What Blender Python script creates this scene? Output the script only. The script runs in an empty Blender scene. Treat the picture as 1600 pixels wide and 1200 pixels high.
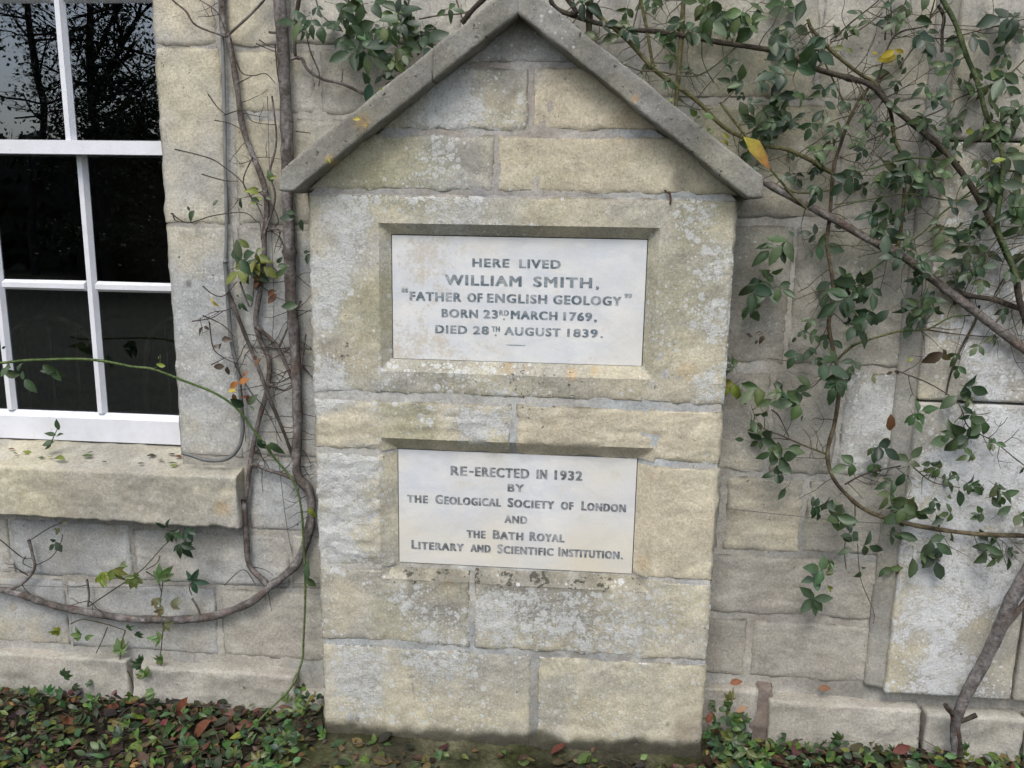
import bpy, bmesh, math, random
from mathutils import Vector, noise, Matrix
R_ = math.radians
random.seed(11)
S = bpy.context.scene
C = S.collection

# ------------------------------------------------------------------ camera
CAM = Vector((0.1737, -2.1146, 1.4654)); PITCH, YAW, ROLL, FPX = 0.201687, 0.085540, 0.016194, 1332.4
def cam_axes():
    cp, sp, cy, sy = math.cos(PITCH), math.sin(PITCH), math.cos(YAW), math.sin(YAW)
    def rz(v): return Vector((cy*v[0]-sy*v[1], sy*v[0]+cy*v[1], v[2]))
    r = rz((1, 0, 0)); u = rz((0, sp, cp)); f = rz((0, cp, -sp))
    cr, sr = math.cos(ROLL), math.sin(ROLL)
    return r*cr+u*sr, u*cr-r*sr, f
RT, UP, FW = cam_axes()
cam = bpy.data.objects.new('camera', bpy.data.cameras.new('camera')); C.objects.link(cam)
m = Matrix((RT, UP, -FW)).transposed().to_4x4(); m.translation = CAM; cam.matrix_world = m
cam.data.sensor_width = 36; cam.data.lens = 36*FPX/1600; cam.data.clip_start = .05; cam.data.clip_end = 500
S.camera = cam
def P(px, py, Y):
    d = FW + RT*((px-800)/FPX) - UP*((py-600)/FPX)
    return CAM + d*((Y-CAM.y)/d.y)

# ------------------------------------------------------------------ light
SUN_EL, SUN_AZ = 55, 190      # azimuth clockwise from +Y (north); light comes from the front, slightly left
w = bpy.data.worlds.new('World'); S.world = w; w.use_nodes = True
nt = w.node_tree; nt.nodes.clear()
sky = nt.nodes.new('ShaderNodeTexSky'); sky.sky_type = 'NISHITA'; sky.sun_disc = False
sky.sun_elevation = R_(SUN_EL); sky.sun_rotation = R_(SUN_AZ); sky.air_density = 1.0; sky.dust_density = 3.0; sky.ozone_density = 1.0
hs = nt.nodes.new('ShaderNodeHueSaturation'); hs.inputs['Saturation'].default_value = .62
bg = nt.nodes.new('ShaderNodeBackground'); bg.inputs[1].default_value = .135
wo = nt.nodes.new('ShaderNodeOutputWorld')
nt.links.new(sky.outputs[0], hs.inputs['Color']); nt.links.new(hs.outputs[0], bg.inputs[0]); nt.links.new(bg.outputs[0], wo.inputs[0])
sl = bpy.data.lights.new('sun', 'SUN'); sl.energy = .9; sl.angle = R_(24); sl.color = (1, .97, .92)
so = bpy.data.objects.new('sun', sl); C.objects.link(so)
az = R_(SUN_AZ); sd = Vector((math.sin(az)*math.cos(R_(SUN_EL)), math.cos(az)*math.cos(R_(SUN_EL)), math.sin(R_(SUN_EL))))
so.rotation_euler = (-sd).to_track_quat('-Z', 'Y').to_euler()
S.view_settings.view_transform = 'Standard'; S.view_settings.look = 'None'; S.view_settings.gamma = 1
S.view_settings.exposure = 0.82
S.view_settings.use_curve_mapping = False
S.cycles.use_denoising = True

# ------------------------------------------------------------------ helpers
def lerp(a, b, t): return a+(b-a)*t
def mixc(a, b, t): return (a[0]+(b[0]-a[0])*t, a[1]+(b[1]-a[1])*t, a[2]+(b[2]-a[2])*t)
def clamp(v, a=0., b=1.): return a if v < a else b if v > b else v
def sst(a, b, v):
    t = clamp((v-a)/(b-a)); return t*t*(3-2*t)
def fr(p, o=4): return noise.fractal(p, 1.0, 2.0, o)      # about -1..1

class MB:
    def __init__(s): s.v = []; s.f = []; s.c = []; s.w = []
    def add(s, p, c=(.5, .5, .5), wr=(0, 0, 0)):
        s.v.append((p[0], p[1], p[2])); s.c.append(c); s.w.append(wr); return len(s.v)-1
    def build(s, name, mat, parent=None, smooth=True, sharp=None):
        me = bpy.data.meshes.new(name); me.from_pydata(s.v, [], s.f); me.update()
        a = me.color_attributes.new('tint', 'FLOAT_COLOR', 'POINT')
        a.data.foreach_set('color', [k for c in s.c for k in (c[0], c[1], c[2], 1.)])
        b = me.color_attributes.new('wear', 'FLOAT_COLOR', 'POINT')
        b.data.foreach_set('color', [k for c in s.w for k in (c[0], c[1], c[2], 1.)])
        if smooth: me.polygons.foreach_set('use_smooth', [True]*len(me.polygons))
        if sharp: me.set_sharp_from_angle(angle=R_(sharp))
        me.materials.append(mat)
        o = bpy.data.objects.new(name, me); C.objects.link(o)
        if parent: o.parent = parent
        return o
def tag(o, label=None, cat=None, group=None, kind=None):
    for k, v in (('label', label), ('category', cat), ('group', group), ('kind', kind)):
        if v: o[k] = v
    return o
def empty(name, loc=(0, 0, 0)):
    o = bpy.data.objects.new(name, None); C.objects.link(o); o.empty_display_size = .1
    return o        # kept at the origin so children need no offset

# ------------------------------------------------------------------ materials
def newmat(name):
    mt = bpy.data.materials.new(name); mt.use_nodes = True
    n = mt.node_tree; n.nodes.clear()
    out = n.nodes.new('ShaderNodeOutputMaterial'); b = n.nodes.new('ShaderNodeBsdfPrincipled')
    n.links.new(b.outputs[0], out.inputs[0])
    return mt, n, b, out
class NT:
    def __init__(s, n): s.n = n; s.co = n.nodes.new('ShaderNodeTexCoord').outputs['Object']
    def attr(s, name):
        a = s.n.nodes.new('ShaderNodeAttribute'); a.attribute_name = name; return a.outputs['Color']
    def sep(s, sock):
        a = s.n.nodes.new('ShaderNodeSeparateColor'); s.n.links.new(sock, a.inputs[0]); return a.outputs
    def noise(s, scale, detail=4, rough=.55, stretch=None):
        t = s.n.nodes.new('ShaderNodeTexNoise'); t.inputs['Scale'].default_value = scale
        t.inputs['Detail'].default_value = detail; t.inputs['Roughness'].default_value = rough
        if stretch:
            mp = s.n.nodes.new('ShaderNodeMapping'); mp.inputs['Scale'].default_value = stretch
            s.n.links.new(s.co, mp.inputs[0]); s.n.links.new(mp.outputs[0], t.inputs['Vector'])
        else: s.n.links.new(s.co, t.inputs['Vector'])
        return t.outputs['Fac']
    def math(s, op, a, b=None, c=None, cl=False):
        t = s.n.nodes.new('ShaderNodeMath'); t.operation = op; t.use_clamp = cl
        for i, x in enumerate((a, b, c)):
            if x is None: continue
            if isinstance(x, (int, float)): t.inputs[i].default_value = x
            else: s.n.links.new(x, t.inputs[i])
        return t.outputs[0]
    def mix(s, fac, a, b, mode='MIX'):
        t = s.n.nodes.new('ShaderNodeMix'); t.data_type = 'RGBA'; t.blend_type = mode; t.clamp_factor = True
        for i, x in ((0, fac), (6, a), (7, b)):
            if isinstance(x, (int, float)): t.inputs[i].default_value = x
            elif isinstance(x, tuple): t.inputs[i].default_value = (*x, 1)
            else: s.n.links.new(x, t.inputs[i])
        return t.outputs[2]
    def rng(s, v, a, b, c, d):
        t = s.n.nodes.new('ShaderNodeMapRange'); s.n.links.new(v, t.inputs[0])
        for i, x in enumerate((a, b, c, d)): t.inputs[i+1].default_value = x
        return t.outputs[0]
    def bump(s, h, dist, strength=1., nrm=None):
        t = s.n.nodes.new('ShaderNodeBump'); t.inputs['Distance'].default_value = dist; t.inputs['Strength'].default_value = strength
        s.n.links.new(h, t.inputs['Height'])
        if nrm: s.n.links.new(nrm, t.inputs['Normal'])
        return t.outputs[0]
    def link(s, a, b): s.n.links.new(a, b)
    def gray(s, v):
        t = s.n.nodes.new('ShaderNodeCombineColor')
        for i in range(3): s.n.links.new(v, t.inputs[i])
        return t.outputs[0]

def stone_mat(name, lichcol=(.50, .51, .495), bumpd=.0037, strength=1.):
    mt, n, b, out = newmat(name); t = NT(n)
    tint = t.attr('tint'); wr = t.sep(t.attr('wear'))
    n1 = t.noise(11, 8, .62); n2 = t.noise(120, 6, .75); n3a = t.noise(40, 6, .7); n4 = t.noise(75, 3, .6); n5 = t.noise(290, 3, .6); n6 = t.noise(150, 4, .7)
    n3 = t.math('ADD', t.math('MULTIPLY', n3a, .52), t.math('MULTIPLY', n6, .48))
    v = t.math('MULTIPLY', t.rng(n1, .25, .75, .80, 1.20), t.rng(n2, .28, .72, .70, 1.28))
    v = t.math('MULTIPLY', v, t.rng(n5, .25, .75, .82, 1.18))
    col = t.mix(1., tint, t.gray(v), 'MULTIPLY')
    hue = t.noise(23, 5, .6)
    col = t.mix(t.rng(hue, .5, .75, 0, .4), col, t.mix(1., col, (1.06, .99, .86), 'MULTIPLY'))
    lf = t.math('MULTIPLY', t.math('SUBTRACT', n3, t.math('SUBTRACT', .685, t.math('MULTIPLY', wr[0], .25))), 13., cl=True)
    lf = t.math('MULTIPLY', lf, t.math('MINIMUM', t.math('ADD', wr[0], .30), .80))
    lcol = t.mix(1., lichcol, t.gray(t.rng(n5, .3, .7, .8, 1.2)), 'MULTIPLY')
    col = t.mix(lf, col, lcol)
    for vs_, amt in ((55, .46), (120, .46)):
        vo = n.nodes.new('ShaderNodeTexVoronoi'); vo.inputs['Scale'].default_value = vs_; t.link(t.co, vo.inputs['Vector'])
        rv_ = t.sep(vo.outputs['Color'])
        thr = t.math('MULTIPLY', t.math('ADD', t.math('MULTIPLY', wr[0], .75), .06), t.math('SUBTRACT', rv_[0], .38))
        thr = t.math('ADD', thr, t.math('MULTIPLY', t.math('SUBTRACT', n5, .5), .12))
        df = t.math('MULTIPLY', t.math('MULTIPLY', t.math('SUBTRACT', thr, t.math('MULTIPLY', vo.outputs['Distance'], amt)), 14., cl=True), .8)
        col = t.mix(df, col, lcol)
    pore = t.math('MULTIPLY', t.math('SUBTRACT', t.noise(210, 3, .6), .66), 14., cl=True)
    col = t.mix(t.math('MULTIPLY', pore, .45), col, (.09, .085, .065))
    pf = t.math('MULTIPLY', t.math('SUBTRACT', n4, t.math('SUBTRACT', .715, t.math('MULTIPLY', wr[1], .26))), 16., cl=True)
    col = t.mix(t.math('MULTIPLY', pf, .8), col, (.045, .042, .035))
    t.link(col, b.inputs['Base Color']); b.inputs['Roughness'].default_value = .93
    b.inputs['Specular IOR Level'].default_value = .22
    h = t.math('ADD', t.math('MULTIPLY', n2, .45), t.math('MULTIPLY', n3, .6))
    h = t.math('ADD', h, t.math('MULTIPLY', n5, .15))
    h = t.math('SUBTRACT', t.math('SUBTRACT', h, t.math('MULTIPLY', pore, .35)), t.math('MULTIPLY', pf, .6))
    h = t.math('ADD', h, t.math('MULTIPLY', lf, .18))
    t.link(t.bump(h, bumpd, strength), b.inputs['Normal'])
    return mt
M = {}
M['stone'] = stone_mat('weathered_limestone')
M['lichen_stone'] = stone_mat('lichen_spotted_limestone', (.56, .57, .57))
M['mortar'] = stone_mat('lime_mortar', bumpd=.002)

def tint_mat(name, rough=.6, spec=.4, nsc=40, lo=.75, hi=1.25, bumpd=0., transl=0., stretch=None):
    mt, n, b, out = newmat(name); t = NT(n)
    v = t.rng(t.noise(nsc, 5, .6, stretch), .25, .75, lo, hi)
    col = t.mix(1., t.attr('tint'), t.gray(v), 'MULTIPLY')
    t.link(col, b.inputs['Base Color']); b.inputs['Roughness'].default_value = rough; b.inputs['Specular IOR Level'].default_value = spec
    if bumpd: t.link(t.bump(t.noise(nsc*2, 5, .65, stretch), bumpd), b.inputs['Normal'])
    if transl:
        tr = n.nodes.new('ShaderNodeBsdfTranslucent'); mx = n.nodes.new('ShaderNodeMixShader'); mx.inputs[0].default_value = transl
        t.link(t.mix(1., col, (1.3, 1.5, .6), 'MULTIPLY'), tr.inputs[0])
        t.link(b.outputs[0], mx.inputs[1]); t.link(tr.outputs[0], mx.inputs[2]); t.link(mx.outputs[0], out.inputs[0])
    return mt
M['leaf'] = tint_mat('leaf', .42, .45, 60, .7, 1.3, .0006, .18)
M['dryleaf'] = tint_mat('dry_leaf', .65, .3, 80, .6, 1.35, .001, .1)
M['bark'] = tint_mat('bark', .88, .18, 95, .38, 1.55, .006)
M['soil'] = tint_mat('soil', .95, .1, 60, .5, 1.5, .01)
M['plastic'] = tint_mat('cable_sheath', .5, .4, 30, .8, 1.2)
M['wood'] = tint_mat('dark_wood', .4, .4, 20, .7, 1.3)
M['grass'] = tint_mat('grass', .8, .2, 3, .5, 1.5, .02)

def marble_mat():
    mt, n, b, out = newmat('white_marble'); t = NT(n)
    wr = t.sep(t.attr('wear'))
    n1 = t.noise(6, 6, .6, (1, 1, 2.2)); n2 = t.noise(26, 6, .65); n3 = t.noise(150, 3, .6); ve = t.noise(4.5, 9, .62, (1, 1, 1.6))
    col = t.mix(t.rng(n1, .35, .65, 0, 1), (.56, .585, .62), (.67, .67, .655))
    vein = t.math('SUBTRACT', 1., t.math('MULTIPLY', t.math('ABSOLUTE', t.math('SUBTRACT', ve, .5)), 16.), cl=True)
    col = t.mix(t.math('MULTIPLY', vein, .32), col, (.44, .48, .54))
    blot = t.math('MULTIPLY', t.rng(n2, .55, .72, 0, 1), .35)
    col = t.mix(blot, col, (.52, .48, .40))
    st = t.math('MULTIPLY', t.math('SUBTRACT', t.math('ADD', t.math('MULTIPLY', n2, .5), t.math('MULTIPLY', n3, .5)), t.math('SUBTRACT', .68, t.math('MULTIPLY', wr[0], .25))), 7., cl=True)
    col = t.mix(t.math('MULTIPLY', st, .7), col, (.45, .405, .33))
    col = t.mix(t.math('MULTIPLY', wr[1], .8), col, (.60, .53, .38))
    t.link(col, b.inputs['Base Color']); b.inputs['Roughness'].default_value = .5; b.inputs['Specular IOR Level'].default_value = .35
    t.link(t.bump(n3, .0006), b.inputs['Normal'])
    return mt
M['marble'] = marble_mat()
def letter_mat(name, dark, worn):
    mt, n, b, out = newmat(name); t = NT(n)
    n1 = t.noise(38, 4, .6); n2 = t.noise(190, 3, .6)
    f = t.math('MULTIPLY', t.math('ADD', t.rng(n1, .42, .72, 0, worn), t.rng(n2, .5, .75, 0, .35)), 1., cl=True)
    col = t.mix(f, dark, (.50, .52, .53))
    t.link(col, b.inputs['Base Color']); b.inputs['Roughness'].default_value = .7
    return mt
M['letter_a'] = letter_mat('faded_grey_inlay', (.08, .115, .14), .66)
M['letter_b'] = letter_mat('worn_lead_inlay', (.095, .105, .115), .7)
def white_paint():
    mt, n, b, out = newmat('white_gloss_paint'); t = NT(n)
    n1 = t.noise(14, 6, .65); n2 = t.noise(85, 5, .7); n3 = t.noise(9, 4, .6, (6, 6, 1)); n4 = t.noise(30, 5, .7)
    col = t.mix(t.rng(n1, .38, .72, 0, .7), (.69, .70, .745), (.56, .57, .58))
    col = t.mix(t.rng(n3, .55, .8, 0, .5), col, (.60, .60, .56))
    chip = t.math('MULTIPLY', t.math('SUBTRACT', t.math('ADD', t.math('MULTIPLY', n2, .6), t.math('MULTIPLY', n4, .4)), .615), 22., cl=True)
    col = t.mix(t.math('MULTIPLY', chip, .85), col, (.30, .29, .24))
    t.link(col, b.inputs['Base Color']); b.inputs['Roughness'].default_value = .38
    t.link(t.bump(n2, .0006), b.inputs['Normal'])
    return mt
M['paint'] = white_paint()
def glass_mat():
    mt, n, b, out = newmat('window_glass'); t = NT(n); n.nodes.remove(b)
    f = n.nodes.new('ShaderNodeFresnel'); f.inputs[0].default_value = 2.35
    tr = n.nodes.new('ShaderNodeBsdfTransparent'); tr.inputs[0].default_value = (.82, .84, .84, 1)
    g = n.nodes.new('ShaderNodeBsdfGlossy'); g.inputs['Roughness'].default_value = .0; g.inputs[0].default_value = (.82, .90, 1, 1)
    bp = t.bump(t.noise(2.2, 2, .5), .0018); t.link(bp, g.inputs['Normal'])
    mx = n.nodes.new('ShaderNodeMixShader')
    t.link(f.outputs[0], mx.inputs[0]); t.link(tr.outputs[0], mx.inputs[1]); t.link(g.outputs[0], mx.inputs[2]); t.link(mx.outputs[0], out.inputs[0])
    return mt
M['glass'] = glass_mat()

# ------------------------------------------------------------------ stone painting
CREAM, WARM, GREY, BLUE = (.465, .432, .328), (.495, .445, .338), (.355, .342, .295), (.352, .362, .358)
GREEN, DARK, WHITE, ORANGE, MORT = (.29, .28, .175), (.10, .095, .078), (.46, .465, .455), (.50, .30, .08), (.36, .375, .38)
KIND = {'white': WHITE, 'green': GREEN, 'dark': DARK, 'warm': WARM, 'orange': ORANGE, 'blue': BLUE, 'cream': CREAM, 'brown': (.22, .165, .13), 'grey': GREY, 'pit': None, 'lich': None}
def blobs(lst, Y):
    out = []
    for px, py, r, k, a in lst:
        p = P(px, py, Y); out.append((p.x, p.z, r/ (FPX/(Y-CAM.y)), k, a))
    return out
def make_paint(a, b, lich=.15, green=0., pit=0., bl=(), seed=0., val=1.):
    def f(x, y, z):
        q = Vector((x+seed*3.7, y, z+seed*1.3))
        n1 = fr(q*4.5); n2 = fr(q*17, 3); n3 = fr(q*7+Vector((9, 3, 1)), 3)
        c = mixc(a, b, sst(-.45, .45, n1)); c = tuple(k*val*(1+.15*n2) for k in c)
        li = lich*(1+.9*n3); pi = pit
        if green: c = mixc(c, GREEN, clamp(green*(.5+1.1*n3)))
        for bx, bz, br, k, am in bl:
            dx, dz = x-bx, z-bz
            if abs(dx) > br*1.3 or abs(dz) > br*1.3: continue
            d = math.hypot(dx, dz)/br + .35*n2
            wgt = am*(1-sst(.35, 1.05, d))
            if wgt <= 0: continue
            if k in ('pit', 'dark', 'brown'): li *= 1-.7*clamp(wgt)
            if k == 'pit': pi += wgt; c = mixc(c, GREY, .5*clamp(wgt))
            elif k == 'lich': li += wgt
            else:
                c = mixc(c, KIND[k], wgt*.75)
                if k == 'white': li += wgt*.75
        return c, (clamp(li), clamp(pi), 0)
    return f

def breaks(a, b, step, extra=()):
    pts = [a]
    for e in sorted(extra):
        if pts[-1]+.0012 < e < b-.0012: pts.append(e)
    pts.append(b); out = []
    for p, q in zip(pts, pts[1:]):
        n = max(1, round((q-p)/step)); out += [p+(q-p)*i/n for i in range(n)]
    return out+[b]
def grid_stone(mb, x0, x1, z0, z1, Y, paint, step=.007, openfn=None, bx=(), bz=(), full=None, seed=0., rough=.0022, edge=.004, skirt=.02, jit=.0028, quad=None, edge_shade=.55, coarse=0.):
    """one dressed stone: a height field over a rectangle (or quad) with worn, uneven arrises and a skirt going back"""
    us = breaks(x0, x1, step, bx); vs = breaks(z0, z1, step, bz); nu, nv = len(us), len(vs); idx = {}
    for j, vz in enumerate(vs):
        for i, ux in enumerate(us):
            x, z = ux, vz
            if quad:
                s, t = (ux-x0)/(x1-x0), (vz-z0)/(z1-z0)
                (ax, az_), (b_x, b_z), (cx, cz), (dx, dz) = quad      # bl br tr tl
                x = (ax*(1-s)+b_x*s)*(1-t)+(dx*(1-s)+cx*s)*t; z = (az_*(1-s)+b_z*s)*(1-t)+(dz*(1-s)+cz*s)*t
            q = Vector((x+seed, 0, z-seed))
            de = min(ux-x0, x1-ux, vz-z0, z1-vz)
            op = openfn(x, z) if openfn else 0.
            h = rough*(1.5*fr(q*8, 3)+.9*noise.noise(q*38)) + rough*.5*noise.noise(q*90)
            if coarse: h += coarse*(.8*fr(Vector((x*9+seed, 0, z*26)), 3)+.6*noise.noise(Vector((x*22+seed, 0, z*75))))
            damp = 1 if op <= 0 else .3
            h *= damp
            wear = edge*(1+1.3*noise.noise(q*14+Vector((5, 5, 5)))+.6*noise.noise(q*45))
            drop = 0 if op > 0 else max(0., wear)*math.exp(-de/.004)
            if de < 1e-5:
                x += jit*noise.noise(q*22)*1.6; z += jit*noise.noise(q*22+Vector((7, 7, 7)))*1.6
            c, wr = paint(x, Y, z)
            if edge_shade and op <= 0:  # edges darkened in colour, standing in for shade in the joint creases
                k = math.exp(-de/.004)*clamp(edge_shade*(1+1.2*noise.noise(q*30)))
                c = mixc(c, (.07, .066, .055), k)
            if op > 0 and full and op < full*.999 : pass
            idx[i, j] = mb.add((x, Y+op-h+drop, z), c, wr)
    for j in range(nv-1):
        for i in range(nu-1):
            if openfn and full:
                cx, cz = (us[i]+us[i+1])/2, (vs[j]+vs[j+1])/2
                if openfn(cx, cz) >= full*.999: continue
            mb.f.append((idx[i, j], idx[i+1, j], idx[i+1, j+1], idx[i, j+1]))
    if skirt:
        ring = [(i, 0) for i in range(nu)]+[(nu-1, j) for j in range(1, nv)]+[(i, nv-1) for i in range(nu-2, -1, -1)]+[(0, j) for j in range(nv-2, 0, -1)]
        back = []
        for k in ring:
            v = mb.v[idx[k]]; back.append(mb.add((v[0], Y+skirt, v[2]), mb.c[idx[k]], mb.w[idx[k]]))
        for a in range(len(ring)):
            b = (a+1) % len(ring)
            if openfn and (openfn(mb.v[idx[ring[a]]][0], mb.v[idx[ring[a]]][2]) > 0 or openfn(mb.v[idx[ring[b]]][0], mb.v[idx[ring[b]]][2]) > 0): continue
            mb.f.append((idx[ring[a]], back[a], back[b], idx[ring[b]]))

def rough_slab(mb, f, y0, y1, ns, ntt, ny, paint, amp=.003, freq=12, smooth=1, fine=.001):
    """closed block: f(s,t,r) gives (x,y,z), s along, t up, r front(0) to back(1); welded, arrises rounded, surface roughened"""
    bm = bmesh.new(); d = {}
    def vert(i, j, k):
        key = (i, j, k)
        if key not in d: d[key] = bm.verts.new(f(i/ns, j/ntt, k/ny))
        return d[key]
    for i in range(ns):
        for j in range(ntt):
            bm.faces.new((vert(i, j, 0), vert(i+1, j, 0), vert(i+1, j+1, 0), vert(i, j+1, 0)))
            bm.faces.new((vert(i, j, ny), vert(i, j+1, ny), vert(i+1, j+1, ny), vert(i+1, j, ny)))
        for k in range(ny):
            bm.faces.new((vert(i, 0, k), vert(i, 0, k+1), vert(i+1, 0, k+1), vert(i+1, 0, k)))
            bm.faces.new((vert(i, ntt, k), vert(i+1, ntt, k), vert(i+1, ntt, k+1), vert(i, ntt, k+1)))
    for j in range(ntt):
        for k in range(ny):
            bm.faces.new((vert(0, j, k), vert(0, j+1, k), vert(0, j+1, k+1), vert(0, j, k+1)))
            bm.faces.new((vert(ns, j, k), vert(ns, j, k+1), vert(ns, j+1, k+1), vert(ns, j+1, k)))
    for _ in range(smooth): bmesh.ops.smooth_vert(bm, verts=bm.verts[:], factor=.5, use_axis_x=True, use_axis_y=True, use_axis_z=True)
    bm.normal_update(); base = len(mb.v)
    for i, v in enumerate(bm.verts):
        v.index = i; q = v.co
        h = amp*(1.6*fr(q*freq, 3))+fine*noise.noise(q*70)
        p = q+v.normal*h
        c, wr = paint(p.x, p.y, p.z); mb.add(p, c, wr)
    for fc in bm.faces: mb.f.append(tuple(base+v.index for v in fc.verts))
    bm.free()
def box(mb, x0, x1, y0, y1, z0, z1, c=(.5, .5, .5)):
    b = len(mb.v)
    for z in (z0, z1):
        for x, y in ((x0, y0), (x1, y0), (x1, y1), (x0, y1)): mb.add((x, y, z), c)
    for q in ((0, 3, 2, 1), (4, 5, 6, 7), (0, 1, 5, 4), (1, 2, 6, 5), (2, 3, 7, 6), (3, 0, 4, 7)): mb.f.append(tuple(b+i for i in q))

# ================================================================== GROUND
WALL = .15
def ground_z(x, y):
    q = Vector((x, y, 0))
    near = sst(-.9, -.1, y)
    return .012*fr(q*3, 3)*near+.006*noise.noise(q*16)*near - .012
gm = MB(); xs = breaks(-2.6, 2.6, .03); ys = breaks(-.9, .3, .03); ix = {}
for j, y in enumerate(ys):
    for i, x in enumerate(xs):
        e = min(1, min(x+2.6, 2.6-x, y+.9)/.1); z = ground_z(x, y)*e-.012*(1-e)
        n = fr(Vector((x, y, 0))*9, 3); ix[i, j] = gm.add((x, y, z), mixc((.022, .018, .013), (.04, .036, .02), sst(-.3, .4, n)))
for j in range(len(ys)-1):
    for i in range(len(xs)-1): gm.f.append((ix[i, j], ix[i+1, j], ix[i+1, j+1], ix[i, j+1]))
tag(gm.build('ground', M['soil']), kind='structure')
lm = MB(); gc = (.034, .036, .02); X = 220; zz = -.012
def gq(x0, x1, y0, y1):
    b = [lm.add((x, y, zz), gc) for x, y in ((x0, y0), (x1, y0), (x1, y1), (x0, y1))]; lm.f.append(tuple(b))
gq(-X, X, -X, -.9); gq(-X, -2.6, -.9, X); gq(2.6, X, -.9, X); gq(-2.6, 2.6, .3, X)
tag(lm.build('lawn', M['grass']), kind='structure')

# ================================================================== MEMORIAL
mem = empty('stone_memorial')
tag(mem, 'pale limestone memorial pier with gabled top and two white marble tablets', 'memorial')
bl = blobs([
 (540, 335, 60, 'white', .8), (515, 430, 60, 'white', .8), (500, 490, 45, 'white', .7), (560, 400, 60, 'white', .4), (690, 318, 110, 'white', .55), (1120, 500, 50, 'lich', .6),
 (1110, 600, 45, 'lich', .5), (1085, 345, 45, 'lich', .5), (1120, 410, 50, 'lich', .5), (740, 668, 36, 'white', 1.), (705, 645, 40, 'white', .4), (780, 660, 30, 'white', .5),
 (528, 750, 60, 'white', .9), (520, 850, 60, 'white', .9), (565, 720, 45, 'white', .8), (545, 800, 60, 'white', .5), (660, 945, 70, 'lich', .7), (820, 955, 110, 'lich', .75),
 (950, 965, 110, 'lich', .5), (560, 1050, 80, 'white', .5), (690, 1040, 80, 'lich', .5), (560, 1100, 60, 'white', .3), (715, 150, 70, 'white', .6), (690, 195, 70, 'white', .6), (800, 90, 70, 'blue', .7),
 (505, 615, 60, 'white', .9), (620, 622, 80, 'white', .4), (520, 580, 50, 'lich', .5), (760, 600, 120, 'lich', .5),
 (590, 480, 80, 'green', .7), (560, 560, 60, 'green', .4), (640, 270, 90, 'green', .7), (560, 280, 60, 'green', .6), (640, 660, 70, 'green', .8), (1060, 450, 90, 'green', .45),
 (1100, 340, 60, 'green', .5), (860, 270, 70, 'green', .35), (605, 960, 50, 'green', .5), (1040, 560, 60, 'green', .3), (880, 330, 90, 'green', .25),
 (780, 130, 50, 'dark', .5), (760, 165, 30, 'warm', .5), (700, 600, 90, 'dark', .3), (900, 605, 120, 'dark', .3), (690, 935, 70, 'dark', .45), (880, 940, 130, 'dark', .4), (805, 50, 60, 'dark', .4),
 (740, 250, 40, 'dark', .35), (710, 225, 50, 'dark', .3), (870, 215, 60, 'brown', .25), (970, 222, 50, 'brown', .3),
 (930, 165, 70, 'warm', .7), (975, 190, 40, 'orange', .22), (920, 255, 130, 'warm', .5), (1000, 660, 120, 'warm', .6), (860, 670, 70, 'warm', .5), (1060, 800, 90, 'warm', .9), (1010, 820, 60, 'warm', .6),
 (555, 665, 60, 'warm', .6), (565, 800, 50, 'cream', .5), (540, 940, 60, 'warm', .8), (900, 325, 80, 'warm', .5), (1085, 1075, 60, 'warm', .7), (1040, 1060, 70, 'cream', .6), (560, 555, 50, 'warm', .5), (1080, 590, 60, 'warm', .5),
 (795, 576, 12, 'orange', .4), (893, 587, 13, 'orange', .5), (929, 582, 11, 'orange', .45), (822, 576, 8, 'orange', .3), (700, 912, 9, 'orange', .4), (1075, 580, 22, 'orange', .25),
 (520, 545, 26, 'brown', .35), (1060, 280, 18, 'dark', .6), (1005, 880, 20, 'orange', .25),
 (640, 898, 22, 'pit', .75), (690, 898, 22, 'pit', .7), (740, 902, 20, 'pit', .65), (790, 905, 24, 'pit', .6), (840, 906, 24, 'pit', .65), (900, 910, 24, 'pit', .6), (945, 914, 20, 'pit', .6), (610, 905, 16, 'pit', .5), (650, 900, 30, 'dark', .5), (700, 902, 30, 'dark', .5), (755, 906, 30, 'dark', .45), (810, 908, 30, 'dark', .45), (865, 912, 30, 'dark', .45), (920, 915, 30, 'dark', .4),
 (570, 1143, 10, 'dark', 1.), (1043, 1132, 6, 'dark', 1.), (1080, 1140, 40, 'brown', .6), (840, 610, 90, 'pit', .3), (535, 548, 24, 'pit', .45)], 0)
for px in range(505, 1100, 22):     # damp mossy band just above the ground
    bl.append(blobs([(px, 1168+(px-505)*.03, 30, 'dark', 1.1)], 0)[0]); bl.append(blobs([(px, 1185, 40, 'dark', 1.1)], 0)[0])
_mp0 = make_paint
def mem_paint(*k):
    f0 = _mp0(*k)
    def f(x, y, z):
        c, wr = f0(x, y, z)
        if -.36 < x < .37 and .478 < z < .524:      # grime and moss along the ledge under the lower tablet
            n = fr(Vector((x*16, 0, z*30)), 3); k = clamp(.55+.8*n)*(1-sst(.33, .37, abs(x)))
            c = mixc(c, (.17, .16, .125), k*.75); wr = (wr[0]*(1-.85*k), wr[1], 0)
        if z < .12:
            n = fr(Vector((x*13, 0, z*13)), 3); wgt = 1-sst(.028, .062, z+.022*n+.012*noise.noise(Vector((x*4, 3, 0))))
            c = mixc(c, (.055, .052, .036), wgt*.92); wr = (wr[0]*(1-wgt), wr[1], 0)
        return c, wr
    return f
O1 = (-.347, .345, 1.054, 1.428, .025, .028); O2 = (-.354, .362, .484, .877, .042, .036)   # x0 x1 z0 z1 side-chamfer depth-chamfer
REC = .030
def openfn(x, z):
    for x0, x1, z0, z1, cs, ct in (O1, O2):
        if x0 < x < x1 and z0 < z < z1: return min(REC, min(min(x-x0, x1-x)/cs, min(z-z0, z1-z)/ct)*REC)
    return 0.
BX = []; BZ = []
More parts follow.
